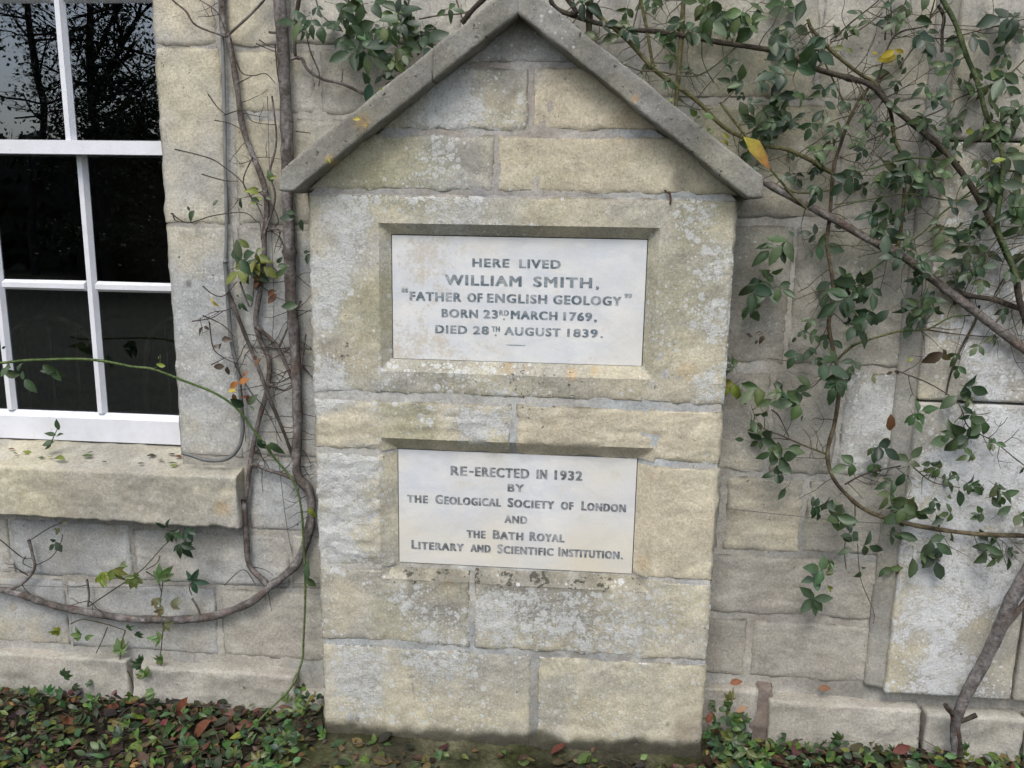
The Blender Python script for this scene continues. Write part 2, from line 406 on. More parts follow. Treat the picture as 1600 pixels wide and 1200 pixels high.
for x0, x1, z0, z1, cs, ct in (O1, O2): BX += [x0, x0+cs*.5, x0+cs, x1-cs, x1-cs*.5, x1]; BZ += [z0, z0+ct*.5, z0+ct, z1-ct, z1-ct*.5, z1]
sdn = [0]
def mstone(mb, x0, x1, z0, z1, a, b, lich=.15, green=0., pit=.05, quad=None, rough=.0022, coarse=0., edge=.0045):
    sdn[0] += 1.7
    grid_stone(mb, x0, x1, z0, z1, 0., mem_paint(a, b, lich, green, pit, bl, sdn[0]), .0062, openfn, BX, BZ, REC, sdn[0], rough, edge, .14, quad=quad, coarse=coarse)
W = .525; g = .0065
def slope_x(z): return (1.905-z)/.745
# pediment
ped = MB()
def trap(xa, xb, z0, z1, left, right, **k):
    a0 = xa if not left else -slope_x(z0)-.02; a1 = xa if not left else -slope_x(z1)-.02
    b0 = xb if not right else slope_x(z0)+.02; b1 = xb if not right else slope_x(z1)+.02
    a0, b0 = max(a0, -W), min(b0, W); a1, b1 = max(a1, -W), min(b1, W)
    mstone(ped, min(a0, a1), max(b0, b1), z0, z1, quad=((a0, z0), (b0, z0), (b1, z1), (a1, z1)), **k)
trap(0, 0, 1.798+g*.8, 1.918, True, True, a=GREY, b=BLUE, lich=.3)
trap(0, .025-g, 1.645+g, 1.798-g, True, False, a=GREY, b=CREAM, lich=.45, green=.15)
trap(.025+g, 0, 1.645+g*1.2, 1.798-g*.6, False, True, a=WARM, b=CREAM, lich=.08)
trap(0, -.057-g*.7, 1.501+g, 1.645-g, True, False, a=CREAM, b=GREY, lich=.2, green=.3)
trap(-.057+g*.7, 0, 1.501+g, 1.645-g, False, True, a=CREAM, b=WARM, lich=.12, green=.12)
ped.build('pediment_masonry', M['stone'], mem, sharp=27)
# big surround block of the upper tablet
sur = MB(); mstone(sur, -W, W, .985+g*1.5, 1.501-g*.7, CREAM, GREY, .28, .22, .1, edge=.005)
sur.build('tablet_surround', M['stone'], mem, sharp=27)
sh = MB()
mstone(sh, -W, -.002-g, .8415, .985-g*1.2, CREAM, WARM, .2, .15, coarse=.0034)
mstone(sh, -.002+g, W, .8405, .985-g*1.2, WARM, CREAM, .12, .05, coarse=.0034)
mstone(sh, -W, -.309, .5155, .8325, GREY, CREAM, .4, 0, rough=.0034, coarse=.003)
mstone(sh, .317, W, .522, .829, WARM, CREAM, .03, .05)
mstone(sh, -W, -.107-g, .289+g, .5105, CREAM, GREY, .35, .12, .12, rough=.0026)
mstone(sh, -.107+g, W, .289+g, .5165, GREY, CREAM, .42, .06, .15)
sh.build('shaft_masonry', M['stone'], mem, sharp=27)
ba = MB()
mstone(ba, -W, .065-g, -.03, .289-g, GREY, CREAM, .34, .1, .08)
mstone(ba, .068+g, W, -.03, .289-g, GREY, CREAM, .3, .12, .06)
ba.build('base_masonry', M['stone'], mem, sharp=27)
mo = MB()
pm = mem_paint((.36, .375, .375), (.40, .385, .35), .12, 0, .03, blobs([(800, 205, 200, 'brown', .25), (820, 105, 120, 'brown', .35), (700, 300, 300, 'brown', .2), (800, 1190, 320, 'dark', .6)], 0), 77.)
grid_stone(mo, -W+.004, W-.004, -.03, 1.5, .0032, pm, .009, openfn, BX, BZ, REC, 50., .0008, .002, .13, edge_shade=0)
grid_stone(mo, -W+.004, W-.004, 1.5, 1.91, .0032, pm, .009, seed=51., rough=.0008, edge=.002, skirt=.13, edge_shade=0, quad=((-W+.004, 1.495), (W-.004, 1.495), (.02, 1.905), (-.02, 1.905)))
mo.build('mortar', M['mortar'], mem, sharp=27)
# coping
def coping(sgn, s0, s1, seed):
    xe, xb = (-.573, -.537) if sgn < 0 else (.572, .539)
    def F(s, t, r):
        s = s0+(s1-s0)*s
        if s < .07: lo = (lerp(xe, xb, s/.07), lerp(1.502, 1.498, s/.07))
        else: lo = (lerp(xb, -sgn*.004, (s-.07)/.93), lerp(1.498, 1.903, (s-.07)/.93))
        hi = (lerp(sgn*.566, -sgn*.004, s), lerp(1.550, 1.974, s))
        return (lerp(lo[0], hi[0], t)+(-.004 if sgn < 0 else 0), lerp(-.062, .145, r), lerp(lo[1], hi[1], t))
    mb = MB(); ns = max(6, int(95*(s1-s0)))
    if sgn > 0:
        G = F; F2 = lambda s, t, r: G(1-s, t, r)
    else: F2 = F
    rough_slab(mb, F2, 0, 0, ns, 9, 20, make_paint((.165, .16, .145), (.225, .22, .205), .06, .12, .22, blobs([(600, 165, 60, 'green', .2), (860, 60, 60, 'white', .3), (1000, 190, 50, 'white', .25), (1140, 290, 60, 'grey', .3), (900, 100, 60, 'dark', .25), (1060, 210, 70, 'dark', .25), (1120, 250, 50, 'green', .3), (700, 100, 60, 'dark', .25), (520, 240, 60, 'dark', .2), (960, 150, 40, 'green', .3), (490, 270, 90, 'grey', .3), (568, 190, 14, 'orange', .35), (515, 250, 8, 'orange', .7), (992, 155, 8, 'orange', .6)], -.06), seed), .0024, 14, 1, .0012)
    return mb.build('coping', M['stone'], mem)
coping(-1, 0, .657, 31.); coping(-1, .657, 1., 33.); coping(1, 0, 1., 35.)
# footing slab at the ground
ft = MB()
def FT(s, t, r): return (lerp(-.63, .56, s), lerp(-.30-.03*math.sin(s*9), .13, r), lerp(-.06, .012-.016*(1-r), t))
rough_slab(ft, FT, 0, 0, 110, 5, 40, make_paint((.020, .018, .013), (.042, .046, .018), .0, .3, .0, (), 41.), .007, 13, 1, .004)
ft.build('footing', M['soil'], mem)
# marble tablets with lettering
TY = REC-.0005
def tablet(x0, x1, z0, z1, stain):
    mb = MB(); us = breaks(x0, x1, .01); vs = breaks(z0, z1, .01); d = {}
    for j, z in enumerate(vs):
        for i, x in enumerate(us): d[i, j] = mb.add((x, TY, z), (.6, .6, .6), stain(x, z))
    for j in range(len(vs)-1):
        for i in range(len(us)-1): mb.f.append((d[i, j], d[i+1, j], d[i+1, j+1], d[i, j+1]))
    bb = len(mb.v)
    box(mb, x0, x1, TY+.0004, TY+.03, z0, z1)
    mb.f.pop(-4)                                   # front of the box is the fine grid
    return mb.build('marble_tablet', M['marble'], mem, smooth=False)
def edge_st(x, z, x0, x1, z0, z1, k): return math.exp(-min(x-x0, x1-x)/.02)*.35*k+math.exp(-(z-z0)/.03)*k
def st1(x, z):
    n = fr(Vector((x*9, 0, z*9)), 3)
    a = .95*(1-sst(.0, .17, math.hypot((x+.225)/1.1, (z-1.33)*1.2)))+.8*(1-sst(.0, .2, math.hypot((x+.27)/1.3, z-1.13)))+.3*(1-sst(0, .1, abs(z-1.085)))
    return (clamp(a*(1.15+.6*n)+.08), clamp(.10+.15*n+.25*(1-sst(0, .16, math.hypot(x-.29, z-1.09)))), 0)
def st2(x, z):
    n = fr(Vector((x*7+5, 0, z*7)), 3)
    return (clamp(.3*(1-sst(0, .1, math.hypot(x-.03, z-.83)))+.12+.2*n), clamp(.12+sst(.72, .53, z)*.45+.25*n+.15*sst(.0, .3, x)), 0)
GAP = .0022
tab1 = tablet(O1[0]+O1[4]+GAP, O1[1]-O1[4]-GAP, O1[2]+O1[5]+.0012, O1[3]-O1[5]-GAP, st1)
tab2 = tablet(O2[0]+O2[4]+GAP, O2[1]-O2[4]-GAP, O2[2]+O2[5]+.0012, O2[3]-O2[5]-GAP, st2)
# dark backing; its colour paints the shade in the gap round the tablets
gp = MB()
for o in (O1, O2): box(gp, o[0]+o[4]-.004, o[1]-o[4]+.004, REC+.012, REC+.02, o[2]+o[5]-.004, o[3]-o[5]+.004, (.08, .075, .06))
gp.build('tablet_gap_shade', M['mortar'], mem, smooth=False)

def word(mb, txt, x0, x1, zb, cap, off=.022, squeeze=True):
    cu = bpy.data.curves.new('t', 'FONT'); cu.body = txt; cu.size = 1; cu.resolution_u = 3; cu.space_character = 1.18
    cu.small_caps_scale = .84
    for i, ch in enumerate(txt):
        if ch.islower(): cu.body_format[i].use_small_caps = True
    ob = bpy.data.objects.new('t', cu); C.objects.link(ob)
    me = bpy.data.meshes.new_from_object(ob.evaluated_get(bpy.context.evaluated_depsgraph_get()))
    vx = [v.co for v in me.vertices]
    a, b = min(v.x for v in vx), max(v.x for v in vx)
    sz = cap/.727; wt = .052*sz; sx = (x1-x0-2*wt)/(b-a)
    lay = [(-1, -.35), (-.5, .45), (0, -.5), (0, .5), (.5, -.45), (1, .35), (1, -.35), (-1, .35), (0, 0)]     # a bold cut: the same letter laid a hair to each side
    for k, (ox, oz) in enumerate(lay):
        base = len(mb.v)
        for v in vx: mb.add((x0+wt+(v.x-a)*sx+ox*wt, TY-.0005-.00004*k, zb+v.y*sz*.96+(oz+.5)*wt), (.2, .2, .2))
        for p in me.polygons: mb.f.append(tuple(base+i for i in p.vertices))
    bpy.data.objects.remove(ob); bpy.data.curves.remove(cu); bpy.data.meshes.remove(me)
def line(tab, mat, y_left, x_left, cap_px, words):
    zb = P(x_left, y_left, TY).z; mb = MB(); k = (TY-CAM.y)/FPX*1.03
    for it in words:
        txt, a, b = it[:3]; cp, up = (it[3], it[4]) if len(it) > 3 else (cap_px, 0)
        # the x of a px on this line: use the world height of the baseline
        py = y_left
        for _ in range(4): py += (P(a, py, TY).z-zb)/k
        py2 = py
        for _ in range(4): py2 += (P(b, py2, TY).z-zb)/k
        word(mb, txt, P(a, py, TY).x, P(b, py2, TY).x, zb+up*k, cp*k)
    o = mb.build('inscription_line', mat, tab, smooth=False)
A, B = M['letter_a'], M['letter_b']
line(tab1, A, 417, 738, 13.4, [('HERE', 738, 796), ('LIVED', 811, 876)])
line(tab1, A, 445, 695, 16.2, [('WILLIAM', 695, 815), ('SMITH', 833, 925), (',', 931, 936, 14, 0)])
line(tab1, A, 469.5, 640, 14.2, [('“', 627, 638, 17, 2), ('FATHER', 640, 721), ('OF', 730, 754), ('ENGLISH', 761, 855), ('GEOLOGY', 864, 971), ('”', 975, 987, 17, 2)])
line(tab1, A, 495.5, 690, 13.4, [('BORN', 690, 747), ('23', 755, 778), ('RD', 780, 795, 8.5, 5), ('.', 786, 789, 13, -2), ('MARCH', 798, 871), ('1769', 880, 925), (',', 928, 933, 12, 0)])
line(tab1, A, 520.5, 680, 13.2, [('DIED', 680, 730), ('28', 739, 764), ('TH', 768, 781, 8.5, 5), ('.', 773, 776, 13, -2), ('AUGUST', 788, 876), ('1839', 886, 934), ('.', 938, 942, 13, 0)])
line(tab1, A, 540, 790, 6, [('—', 791, 821, 6, -1)])
line(tab2, B, 742.5, 704, 16.2, [('RE', 704, 730), ('-', 733, 740, 16, 2), ('ERECTED', 742, 827), ('IN', 838, 855), ('1932', 866, 910)])
line(tab2, B, 768, 793, 13.6, [('BY', 793, 819)])
line(tab2, B, 785, 636, 16, [('the', 636, 669), ('Geological', 680, 783), ('Society', 793, 866), ('of', 876, 896), ('London', 908, 978)])
line(tab2, B, 817, 788, 13.4, [('AND', 788, 824)])
line(tab2, B, 840, 729, 16, [('the', 729, 759), ('Bath', 770, 818), ('Royal', 827, 882)])
line(tab2, B, 857.5, 643, 16, [('Literary', 643, 725), ('and', 735, 767), ('Scientific', 777, 865), ('Institution', 872, 968), ('.', 970, 973, 16, 0)])

# ================================================================== HOUSE WALL
house = empty('stone_house')
tag(house, 'ashlar limestone house wall with a white sash window, behind the memorial', 'house')
wb = blobs([
 (1370, 640, 55, 'white', .8), (1350, 690, 60, 'white', .5), (330, 560, 110, 'blue', .6), (320, 300, 70, 'blue', .4), (300, 450, 80, 'blue', .6),
 (320, 620, 90, 'white', .3), (290, 380, 60, 'cream', .7), (300, 160, 60, 'warm', .25), (310, 40, 80, 'warm', .5), (400, 110, 50, 'warm', .3), (420, 270, 50, 'warm', .4),
 (560, 120, 70, 'dark', .25), (300, 660, 30, 'cream', .6), (150, 900, 140, 'blue', .5), (100, 880, 90, 'blue', .5), (300, 855, 110, 'blue', .3),
 (560, 190, 60, 'dark', .3), (1180, 430, 150, 'dark', .25), (1200, 520, 130, 'dark', .25), (1150, 575, 60, 'dark', .4), (1230, 572, 50, 'dark', .5), (1100, 120, 130, 'green', .4), (1200, 180, 150, 'green', .35),
 (1320, 120, 120, 'cream', .25), (1300, 250, 80, 'warm', .2), (1200, 800, 70, 'warm', .4), (1150, 740, 60, 'warm', .4), (1290, 850, 60, 'cream', .3), (1370, 930, 50, 'warm', .3),
 (1290, 1020, 110, 'grey', .4), (170, 775, 100, 'warm', .4), (40, 980, 60, 'warm', .2), (1170, 1110, 300, 'brown', .18),
 (295, 443, 7, 'dark', 1), (265, 478, 6, 'dark', 1), (378, 260, 7, 'dark', .9), (1180, 345, 40, 'dark', .5), (100, 830, 150, 'dark', .3), (300, 828, 90, 'dark', .4),
 (250, 880, 40, 'brown', .2), (60, 1010, 80, 'brown', .2), (430, 1020, 90, 'brown', .3)], WALL)
ashl = MB()
def wstone(x0, x1, z0, z1, a, b, lich=.1, green=0., pit=.05, step=.0075, rough=.002, coarse=0., Y=WALL, mb=None, g=.0038, val=1., edge=.0042):
    sdn[0] += 1.7
    grid_stone(mb or ashl, x0+g, x1-g, z0+g, z1-g, Y, make_paint(a, b, lich, green, pit, wb, sdn[0], val), step, seed=sdn[0], rough=rough, edge=edge, skirt=.02, coarse=coarse)
JX = -.975        # window jamb edge
LG = (.38, .365, .322)
# left of the memorial: jamb stones, then coursed stones
wstone(JX, -.800, 1.869, 2.12, WARM, LG, .05, g=.0022); wstone(JX, -.792, 1.412, 1.869, CREAM, LG, .12, g=.0022); wstone(JX, -.782, .756, 1.411, BLUE, LG, .3, edge=.008, g=.0022)
wstone(-.782, -.60, 1.866, 2.12, CREAM, LG, .05); wstone(-.60, -.16, 1.87, 2.12, GREY, LG, .1); wstone(-.16, .29, 1.87, 2.12, GREY, LG, .1)
wstone(-.772, -.542, 1.700, 1.862, CREAM, LG, .1); wstone(-.535, -.25, 1.70, 1.866, GREY, LG, .12, .15); wstone(-.25, .0, 1.70, 1.866, GREY, LG, .1)
wstone(-.772, -.42, 1.412, 1.692, CREAM, GREY, .12, .1); wstone(-.776, -.42, 1.072, 1.410, LG, BLUE, .1); wstone(-.776, -.42, .766, 1.072, BLUE, LG, .12)
wstone(-.778, -.42, .542, .760, LG, BLUE, .1); wstone(-1.137, -.42-.24, .362, .532, BLUE, LG, .12, coarse=.002); wstone(-.66, -.40, .362, .54, LG, GREY, .1)
wstone(-1.52, -1.140, .362, .545, BLUE, LG, .12); wstone(-1.95, -1.52, .362, .545, LG, BLUE, .12)
wstone(-1.36, -.888, .135, .358, LG, BLUE, .12); wstone(-1.82, -1.36, .135, .358, CREAM, BLUE, .1); wstone(-.882, -.42, .135, .358, LG, GREY, .08, coarse=.002)
# right of the memorial
PX = 1.02
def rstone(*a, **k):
    k.setdefault('val', .9); wstone(*a, **k)  # stone colour lowered on this side to stand in for shrub shade
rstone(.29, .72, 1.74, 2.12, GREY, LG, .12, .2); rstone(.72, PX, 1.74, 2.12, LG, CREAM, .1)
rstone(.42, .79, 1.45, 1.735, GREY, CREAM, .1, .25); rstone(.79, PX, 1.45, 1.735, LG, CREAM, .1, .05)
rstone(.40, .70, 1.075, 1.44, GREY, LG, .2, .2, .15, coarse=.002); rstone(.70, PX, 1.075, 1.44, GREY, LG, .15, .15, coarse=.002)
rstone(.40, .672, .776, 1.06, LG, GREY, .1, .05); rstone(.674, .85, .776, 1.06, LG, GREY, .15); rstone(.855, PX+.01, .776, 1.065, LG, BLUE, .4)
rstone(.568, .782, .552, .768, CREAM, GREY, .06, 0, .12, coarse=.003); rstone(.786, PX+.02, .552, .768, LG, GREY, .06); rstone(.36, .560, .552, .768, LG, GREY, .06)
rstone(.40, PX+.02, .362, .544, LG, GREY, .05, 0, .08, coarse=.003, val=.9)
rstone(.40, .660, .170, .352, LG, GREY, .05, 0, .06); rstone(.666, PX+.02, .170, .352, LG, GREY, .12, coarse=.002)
# beyond the picture: plain coursed stones, coarser
def fill(x0, x1, zs, step=.03):
    k = 0
    for z0, z1 in zip(zs, zs[1:]):
        x = x0-(.3 if k % 2 else 0); k += 1
        while x < x1-.01:
            xe = min(x1, x+random.uniform(.4, .6))
            if x1-xe < .12: xe = x1
            wstone(max(x, x0), xe, z0, z1, random.choice((CREAM, LG, GREY)), LG, .1, step=step); x = xe
ZS = [.135, .36, .545, .77, 1.07, 1.41, 1.70, 1.87, 2.12]
fill(-3.4, -1.95, ZS); fill(-3.4, 2.9, [2.12, 2.40, 2.66, 2.95, 3.2, 3.5])
ashl.build('wall', M['stone'], house, sharp=38)
wm = MB(); wpm = make_paint((.325, .32, .295), (.36, .34, .295), .12, 0, .05, blobs([(1245, 575, 60, 'dark', .5), (1300, 1070, 80, 'dark', .5), (200, 825, 220, 'dark', .45), (1240, 870, 120, 'dark', .4), (1240, 970, 120, 'brown', .4)], WALL), 99.)
grid_stone(wm, JX+.006, PX+.03, -.05, 2.12, WALL+.0035, wpm, .012, seed=60., rough=.001, edge=0, skirt=.3, edge_shade=0)
grid_stone(wm, -2.0, JX+.006, -.05, .60, WALL+.0035, wpm, .012, seed=61., rough=.001, edge=0, skirt=.3, edge_shade=0)
grid_stone(wm, -3.4, -2.0, -.05, 2.12, WALL+.0035, wpm, .08, seed=62., rough=.001, edge=0, skirt=.3, edge_shade=0)
grid_stone(wm, -3.4, 2.9, 2.12, 3.5, WALL+.0035, wpm, .08, seed=63., rough=.001, edge=0, skirt=.3, edge_shade=0)
grid_stone(wm, PX+.03, 2.9, -.05, 2.12, WALL+.0035, wpm, .05, seed=64., rough=.001, edge=0, skirt=.3, edge_shade=0)
wm.build('mortar', M['mortar'], house)
# plinth: rough projecting base course
def plinth(x0, x1, zt, yf, a, b, seed, slope=.0, n=40):
    def F(s, t, r): return (lerp(x0, x1, s), lerp(yf, WALL+.06, r), lerp(-.05, zt+slope*r, t))
    pl = MB(); rough_slab(pl, F, 0, 0, max(8, int((x1-x0)/.010)), 18, 9, make_paint(a, b, .1, .03, .10, wb, seed), .0048, 10, 1, .0024); pl.build('plinth', M['stone'], house)
plinth(-2.6, -1.165, .118, .118, GREY, LG, 71.); plinth(-1.15, -.645, .108, .108, LG, GREY, 72.); plinth(-.635, -.40, .05, .125, LG, GREY, 70.)
plinth(.40, .69, .148, .118, LG, GREY, 73.); plinth(.722, 1.135, .128, .105, LG, GREY, 74.); plinth(1.15, 1.41, .118, .105, LG, GREY, 75.); plinth(1.42, 2.9, .12, .11, LG, GREY, 76.)
def FB(s, t, r):
    w_ = .024+.018*t+.02*math.sin(t*4.5); return (.706+.012*t+(s-.5)*2*w_+.012*noise.noise(Vector((s*3, t*5, 0))), lerp(.121, WALL+.05, r), lerp(-.05, .16, t))
pl = MB(); rough_slab(pl, FB, 0, 0, 10, 20, 6, make_paint((.17, .14, .12), (.21, .175, .15), .0, 0, .02, (), 79.), .005, 16, 1, .002)
pl.build('mortar_patch', M['mortar'], house)
# projecting pilaster on the right
pil = MB(); plb = blobs([(1520, 760, 110, 'white', 1.), (1450, 950, 80, 'white', .9), (1540, 690, 90, 'white', .95), (1560, 560, 70, 'white', .6), (1470, 1040, 60, 'white', .8), (1440, 880, 60, 'white', .7), (1560, 900, 80, 'white', .5), (1500, 850, 90, 'lich', .8), (1430, 820, 40, 'white', .6),
   (1450, 930, 30, 'warm', .5), (1425, 890, 26, 'warm', .7), (1540, 440, 70, 'white', .45), (1500, 520, 60, 'lich', .35), (1480, 380, 40, 'warm', .6), (1540, 980, 60, 'cream', .4), (1560, 330, 90, 'white', .25), (1560, 1040, 60, 'grey', .5)], .11)
def pilst(x0, x1, z0, z1, a, b, lich, seed, green=0.):
    def F(s, t, r): return (lerp(x0, x1, s), lerp(.108, WALL+.02, r), lerp(z0, z1, t))
    rough_slab(pil, F, 0, 0, int((x1-x0)/.009), int((z1-z0)/.009), 6, make_paint(a, b, lich, green, .08, plb, seed, .92), .002, 12, 1, .001)
PLX = 1.031
pilst(PLX, 1.42, 1.648, 2.12, CREAM, LG, .1, 81.); pilst(PLX, 1.40, 1.003, 1.642, LG, CREAM, .36, 82.); pilst(PLX, 1.362, .172, .997, LG, CREAM, .46, 83.)
pilst(1.43, 1.9, 1.45, 2.12, LG, GREY, .15, 84.); pilst(1.408, 1.9, .9, 1.442, LG, GREY, .2, 85.); pilst(1.372, 1.9, .172, .892, LG, GREY, .15, 86.)
pil.build('pilaster', M['lichen_stone'], house)
pf = MB()     # grey-green mortar fillet in the angle between pilaster and wall
def FF(s, t, r): return (lerp(.985, 1.036, s)+.012*fr(Vector((0, 0, t*7)), 3)*(1-s), lerp(.143-.022*s, .16, r), lerp(.172, 2.12, t))
rough_slab(pf, FF, 0, 0, 5, 150, 2, make_paint((.27, .265, .24), (.31, .30, .28), .1, .2, .05, (), 88.), .002, 20, 1, .001)
pf.build('mortar_fillet', M['mortar'], house)
# window sill
sl_ = MB()
def FS(s, t, r):
    x = lerp(-2.1, -.787, s); y = lerp(.095, .34, r); zt = lerp(.718, .752, min(1, r*1.7)); zb = .580+.007*fr(Vector((x*5, 0, 3)), 2)+.009*abs(fr(Vector((x*17, 0, 9)), 4))-.016*s
    return (x, y, lerp(zb, zt, t))
rough_slab(sl_, FS, 0, 0, 210, 24, 34, make_paint(CREAM, LG, .15, .06, .06, blobs([(60, 760, 90, 'green', .4), (300, 770, 70, 'green', .4), (180, 760, 60, 'warm', .4), (100, 780, 90, 'warm', .5), (250, 770, 90, 'warm', .4), (60, 750, 60, 'cream', .4), (200, 715, 200, 'grey', .7), (350, 795, 18, 'orange', .4), (330, 740, 40, 'grey', .6), (200, 815, 200, 'dark', .3)], .1), 91.), .0028, 13, 1, .0018)
sl_.build('window_sill', M['stone'], house)
# window: sash frames and panes
win = MB(); winf = MB(); Wp = (.8, .8, .8)
box(winf, -2.0, JX-.02, .315, .40, .70, .752, Wp); box(winf, JX+.016, JX+.06, .20, .36, .75, 2.14, Wp)
window = winf.build('sash_window', M['paint'], house, smooth=False)
def bar_v(mb, x, y, z0, z1, wf=.014, wb_=.031, d=.022):
    b = len(mb.v)
    for z in (z0, z1):
        for dx, dy in ((-wf/2, 0), (wf/2, 0), (wb_/2, d*.75), (wb_/2, d), (-wb_/2, d), (-wb_/2, d*.75)): mb.add((x+dx, y+dy, z), Wp)
    for i in range(6): mb.f.append((b+i, b+(i+1) % 6, b+6+(i+1) % 6, b+6+i))
    mb.f.append(tuple(b+i for i in range(5, -1, -1))); mb.f.append(tuple(b+6+i for i in range(6)))
def bar_h(mb, x0, x1, y, z, wf=.014, wb_=.031, d=.022):
    b = len(mb.v)
    for x in (x0, x1):
        for dz, dy in ((-wf/2, 0), (wf/2, 0), (wb_/2, d*.75), (wb_/2, d), (-wb_/2, d), (-wb_/2, d*.75)): mb.add((x, y+dy, z+dz), Wp)
    for i in range(6): mb.f.append((b+i, b+6+i, b+6+(i+1) % 6, b+(i+1) % 6))
    mb.f.append(tuple(b+i for i in range(6))); mb.f.append(tuple(b+6+i for i in range(5, -1, -1)))
XR, XL = -.975, -1.905
up = MB(); YU, YL = .215, .265
bars_u = (-1.272, -1.272-.30); bars_l = (-1.276, -1.276-.288)
box(up, XL, XR, YU-.004, YU+.042, 1.597, 1.634, Wp)                                   # meeting rail
box(up, XR-.016, XR+.03, YU, YU+.04, 1.6345, 2.40, Wp); box(up, XL-.04, XL+.02, YU, YU+.04, 1.6345, 2.40, Wp); box(up, XL+.0205, XR-.0165, YU, YU+.04, 2.335, 2.40, Wp)
for x in bars_u: bar_v(up, x, YU+.003, 1.6345, 2.3345)
for a, b in ((XL+.0205, bars_u[1]-.017), (bars_u[1]+.017, bars_u[0]-.017), (bars_u[0]+.017, XR-.0165)): bar_h(up, a, b, YU+.003, 2.005, .012, .026)
us_ = up.build('upper_sash', M['paint'], window, smooth=False)
lo = MB()
box(lo, XL, XR+.03, YL-.003, YL+.042, .757, .826, Wp)                                 # bottom rail
bb = len(lo.v)
for x in (XL, XR+.03):
    for y, z in ((YL-.001, .8265), (YL+.042, .8265), (YL+.042, .843), (YL+.016, .843)): lo.add((x, y, z), Wp)
for i in range(4): lo.f.append((bb+i, bb+4+i, bb+4+(i+1) % 4, bb+(i+1) % 4))
box(lo, XL, XR+.03, YL+.002, YL+.042, 1.60, 1.64, Wp)
box(lo, XR-.016, XR+.03, YL, YL+.04, .8435, 1.5995, Wp); box(lo, XL-.03, XL+.02, YL, YL+.04, .8435, 1.5995, Wp)
for x in bars_l: bar_v(lo, x, YL+.003, .8435, 1.5995)
for a, b in ((XL+.0205, bars_l[1]-.017), (bars_l[1]+.017, bars_l[0]-.017), (bars_l[0]+.017, XR-.0165)): bar_h(lo, a, b, YL+.003, 1.225)
ls_ = lo.build('lower_sash', M['paint'], window, smooth=False)
def pane(x0, x1, z0, z1, y):
    mb = MB(); tl = random.uniform(-.0012, .0012); tz = random.uniform(-.001, .001)
    b = [mb.add((x, y+tl*sx+tz*sz, z)) for x, z, sx, sz in ((x0, z0, -1, -1), (x1, z0, 1, -1), (x1, z1, 1, 1), (x0, z1, -1, 1))]; mb.f.append(tuple(b))
    return mb.build('pane', M['glass'], window, smooth=False)
for a, b in ((XL+.01, bars_u[1]), (bars_u[1], bars_u[0]), (bars_u[0], XR-.005)):
    pane(a, b, 1.63, 2.005, YU+.0185); pane(a, b, 2.005, 2.35, YU+.0185)
for a, b in ((XL+.01, bars_l[1]), (bars_l[1], bars_l[0]), (bars_l[0], XR-.005)):
    pane(a, b, .84, 1.225, YL+.0185); pane(a, b, 1.225, 1.605, YL+.0185)
# room behind the glass and the reveal of the opening
rm = MB(); rc = (.42, .31, .22)
def rq(*ps):
    mb = rm; b = [mb.add(p, rc) for p in ps]; mb.f.append(tuple(b))
x0, x1, y0, y1, z0, z1 = -3.2, .6, .42, 3.6, 0.0, 2.7
rq((x0, y1, z0), (x1, y1, z0), (x1, y1, z1), (x0, y1, z1)); rq((x0, y0, z0), (x0, y1, z0), (x0, y1, z1), (x0, y0, z1)); rq((x1, y0, z0), (x1, y0, z1), (x1, y1, z1), (x1, y1, z0))
rq((x0, y0, z0), (x1, y0, z0), (x1, y1, z0), (x0, y1, z0)); rq((x0, y0, z1), (x0, y1, z1), (x1, y1, z1), (x1, y0, z1))
rq((x0, y0, z0), (x0, y0, z1), (-2.0, y0, z1), (-2.0, y0, z0)); rq((JX, y0, z0), (JX, y0, z1), (x1, y0, z1), (x1, y0, z0)); rq((-2.0, y0, 2.35), (-2.0, y0, z1), (JX, y0, z1), (JX, y0, 2.35)); rq((-2., y0, 0), (-2., y0, .74), (JX, y0, .74), (JX, y0, 0))
rm.build('interior_room', M['wood'], house, smooth=False)
rv = MB(); box(rv, JX+.004, JX+.05, .17, .42, .6, 2.36, LG); box(rv, -2.06, -2.005, .16, .42, .6, 2.36, LG); box(rv, -2.0, JX, .16, .42, 2.36, 2.42, LG)
rv.build('window_reveal', M['mortar'], house, smooth=False)

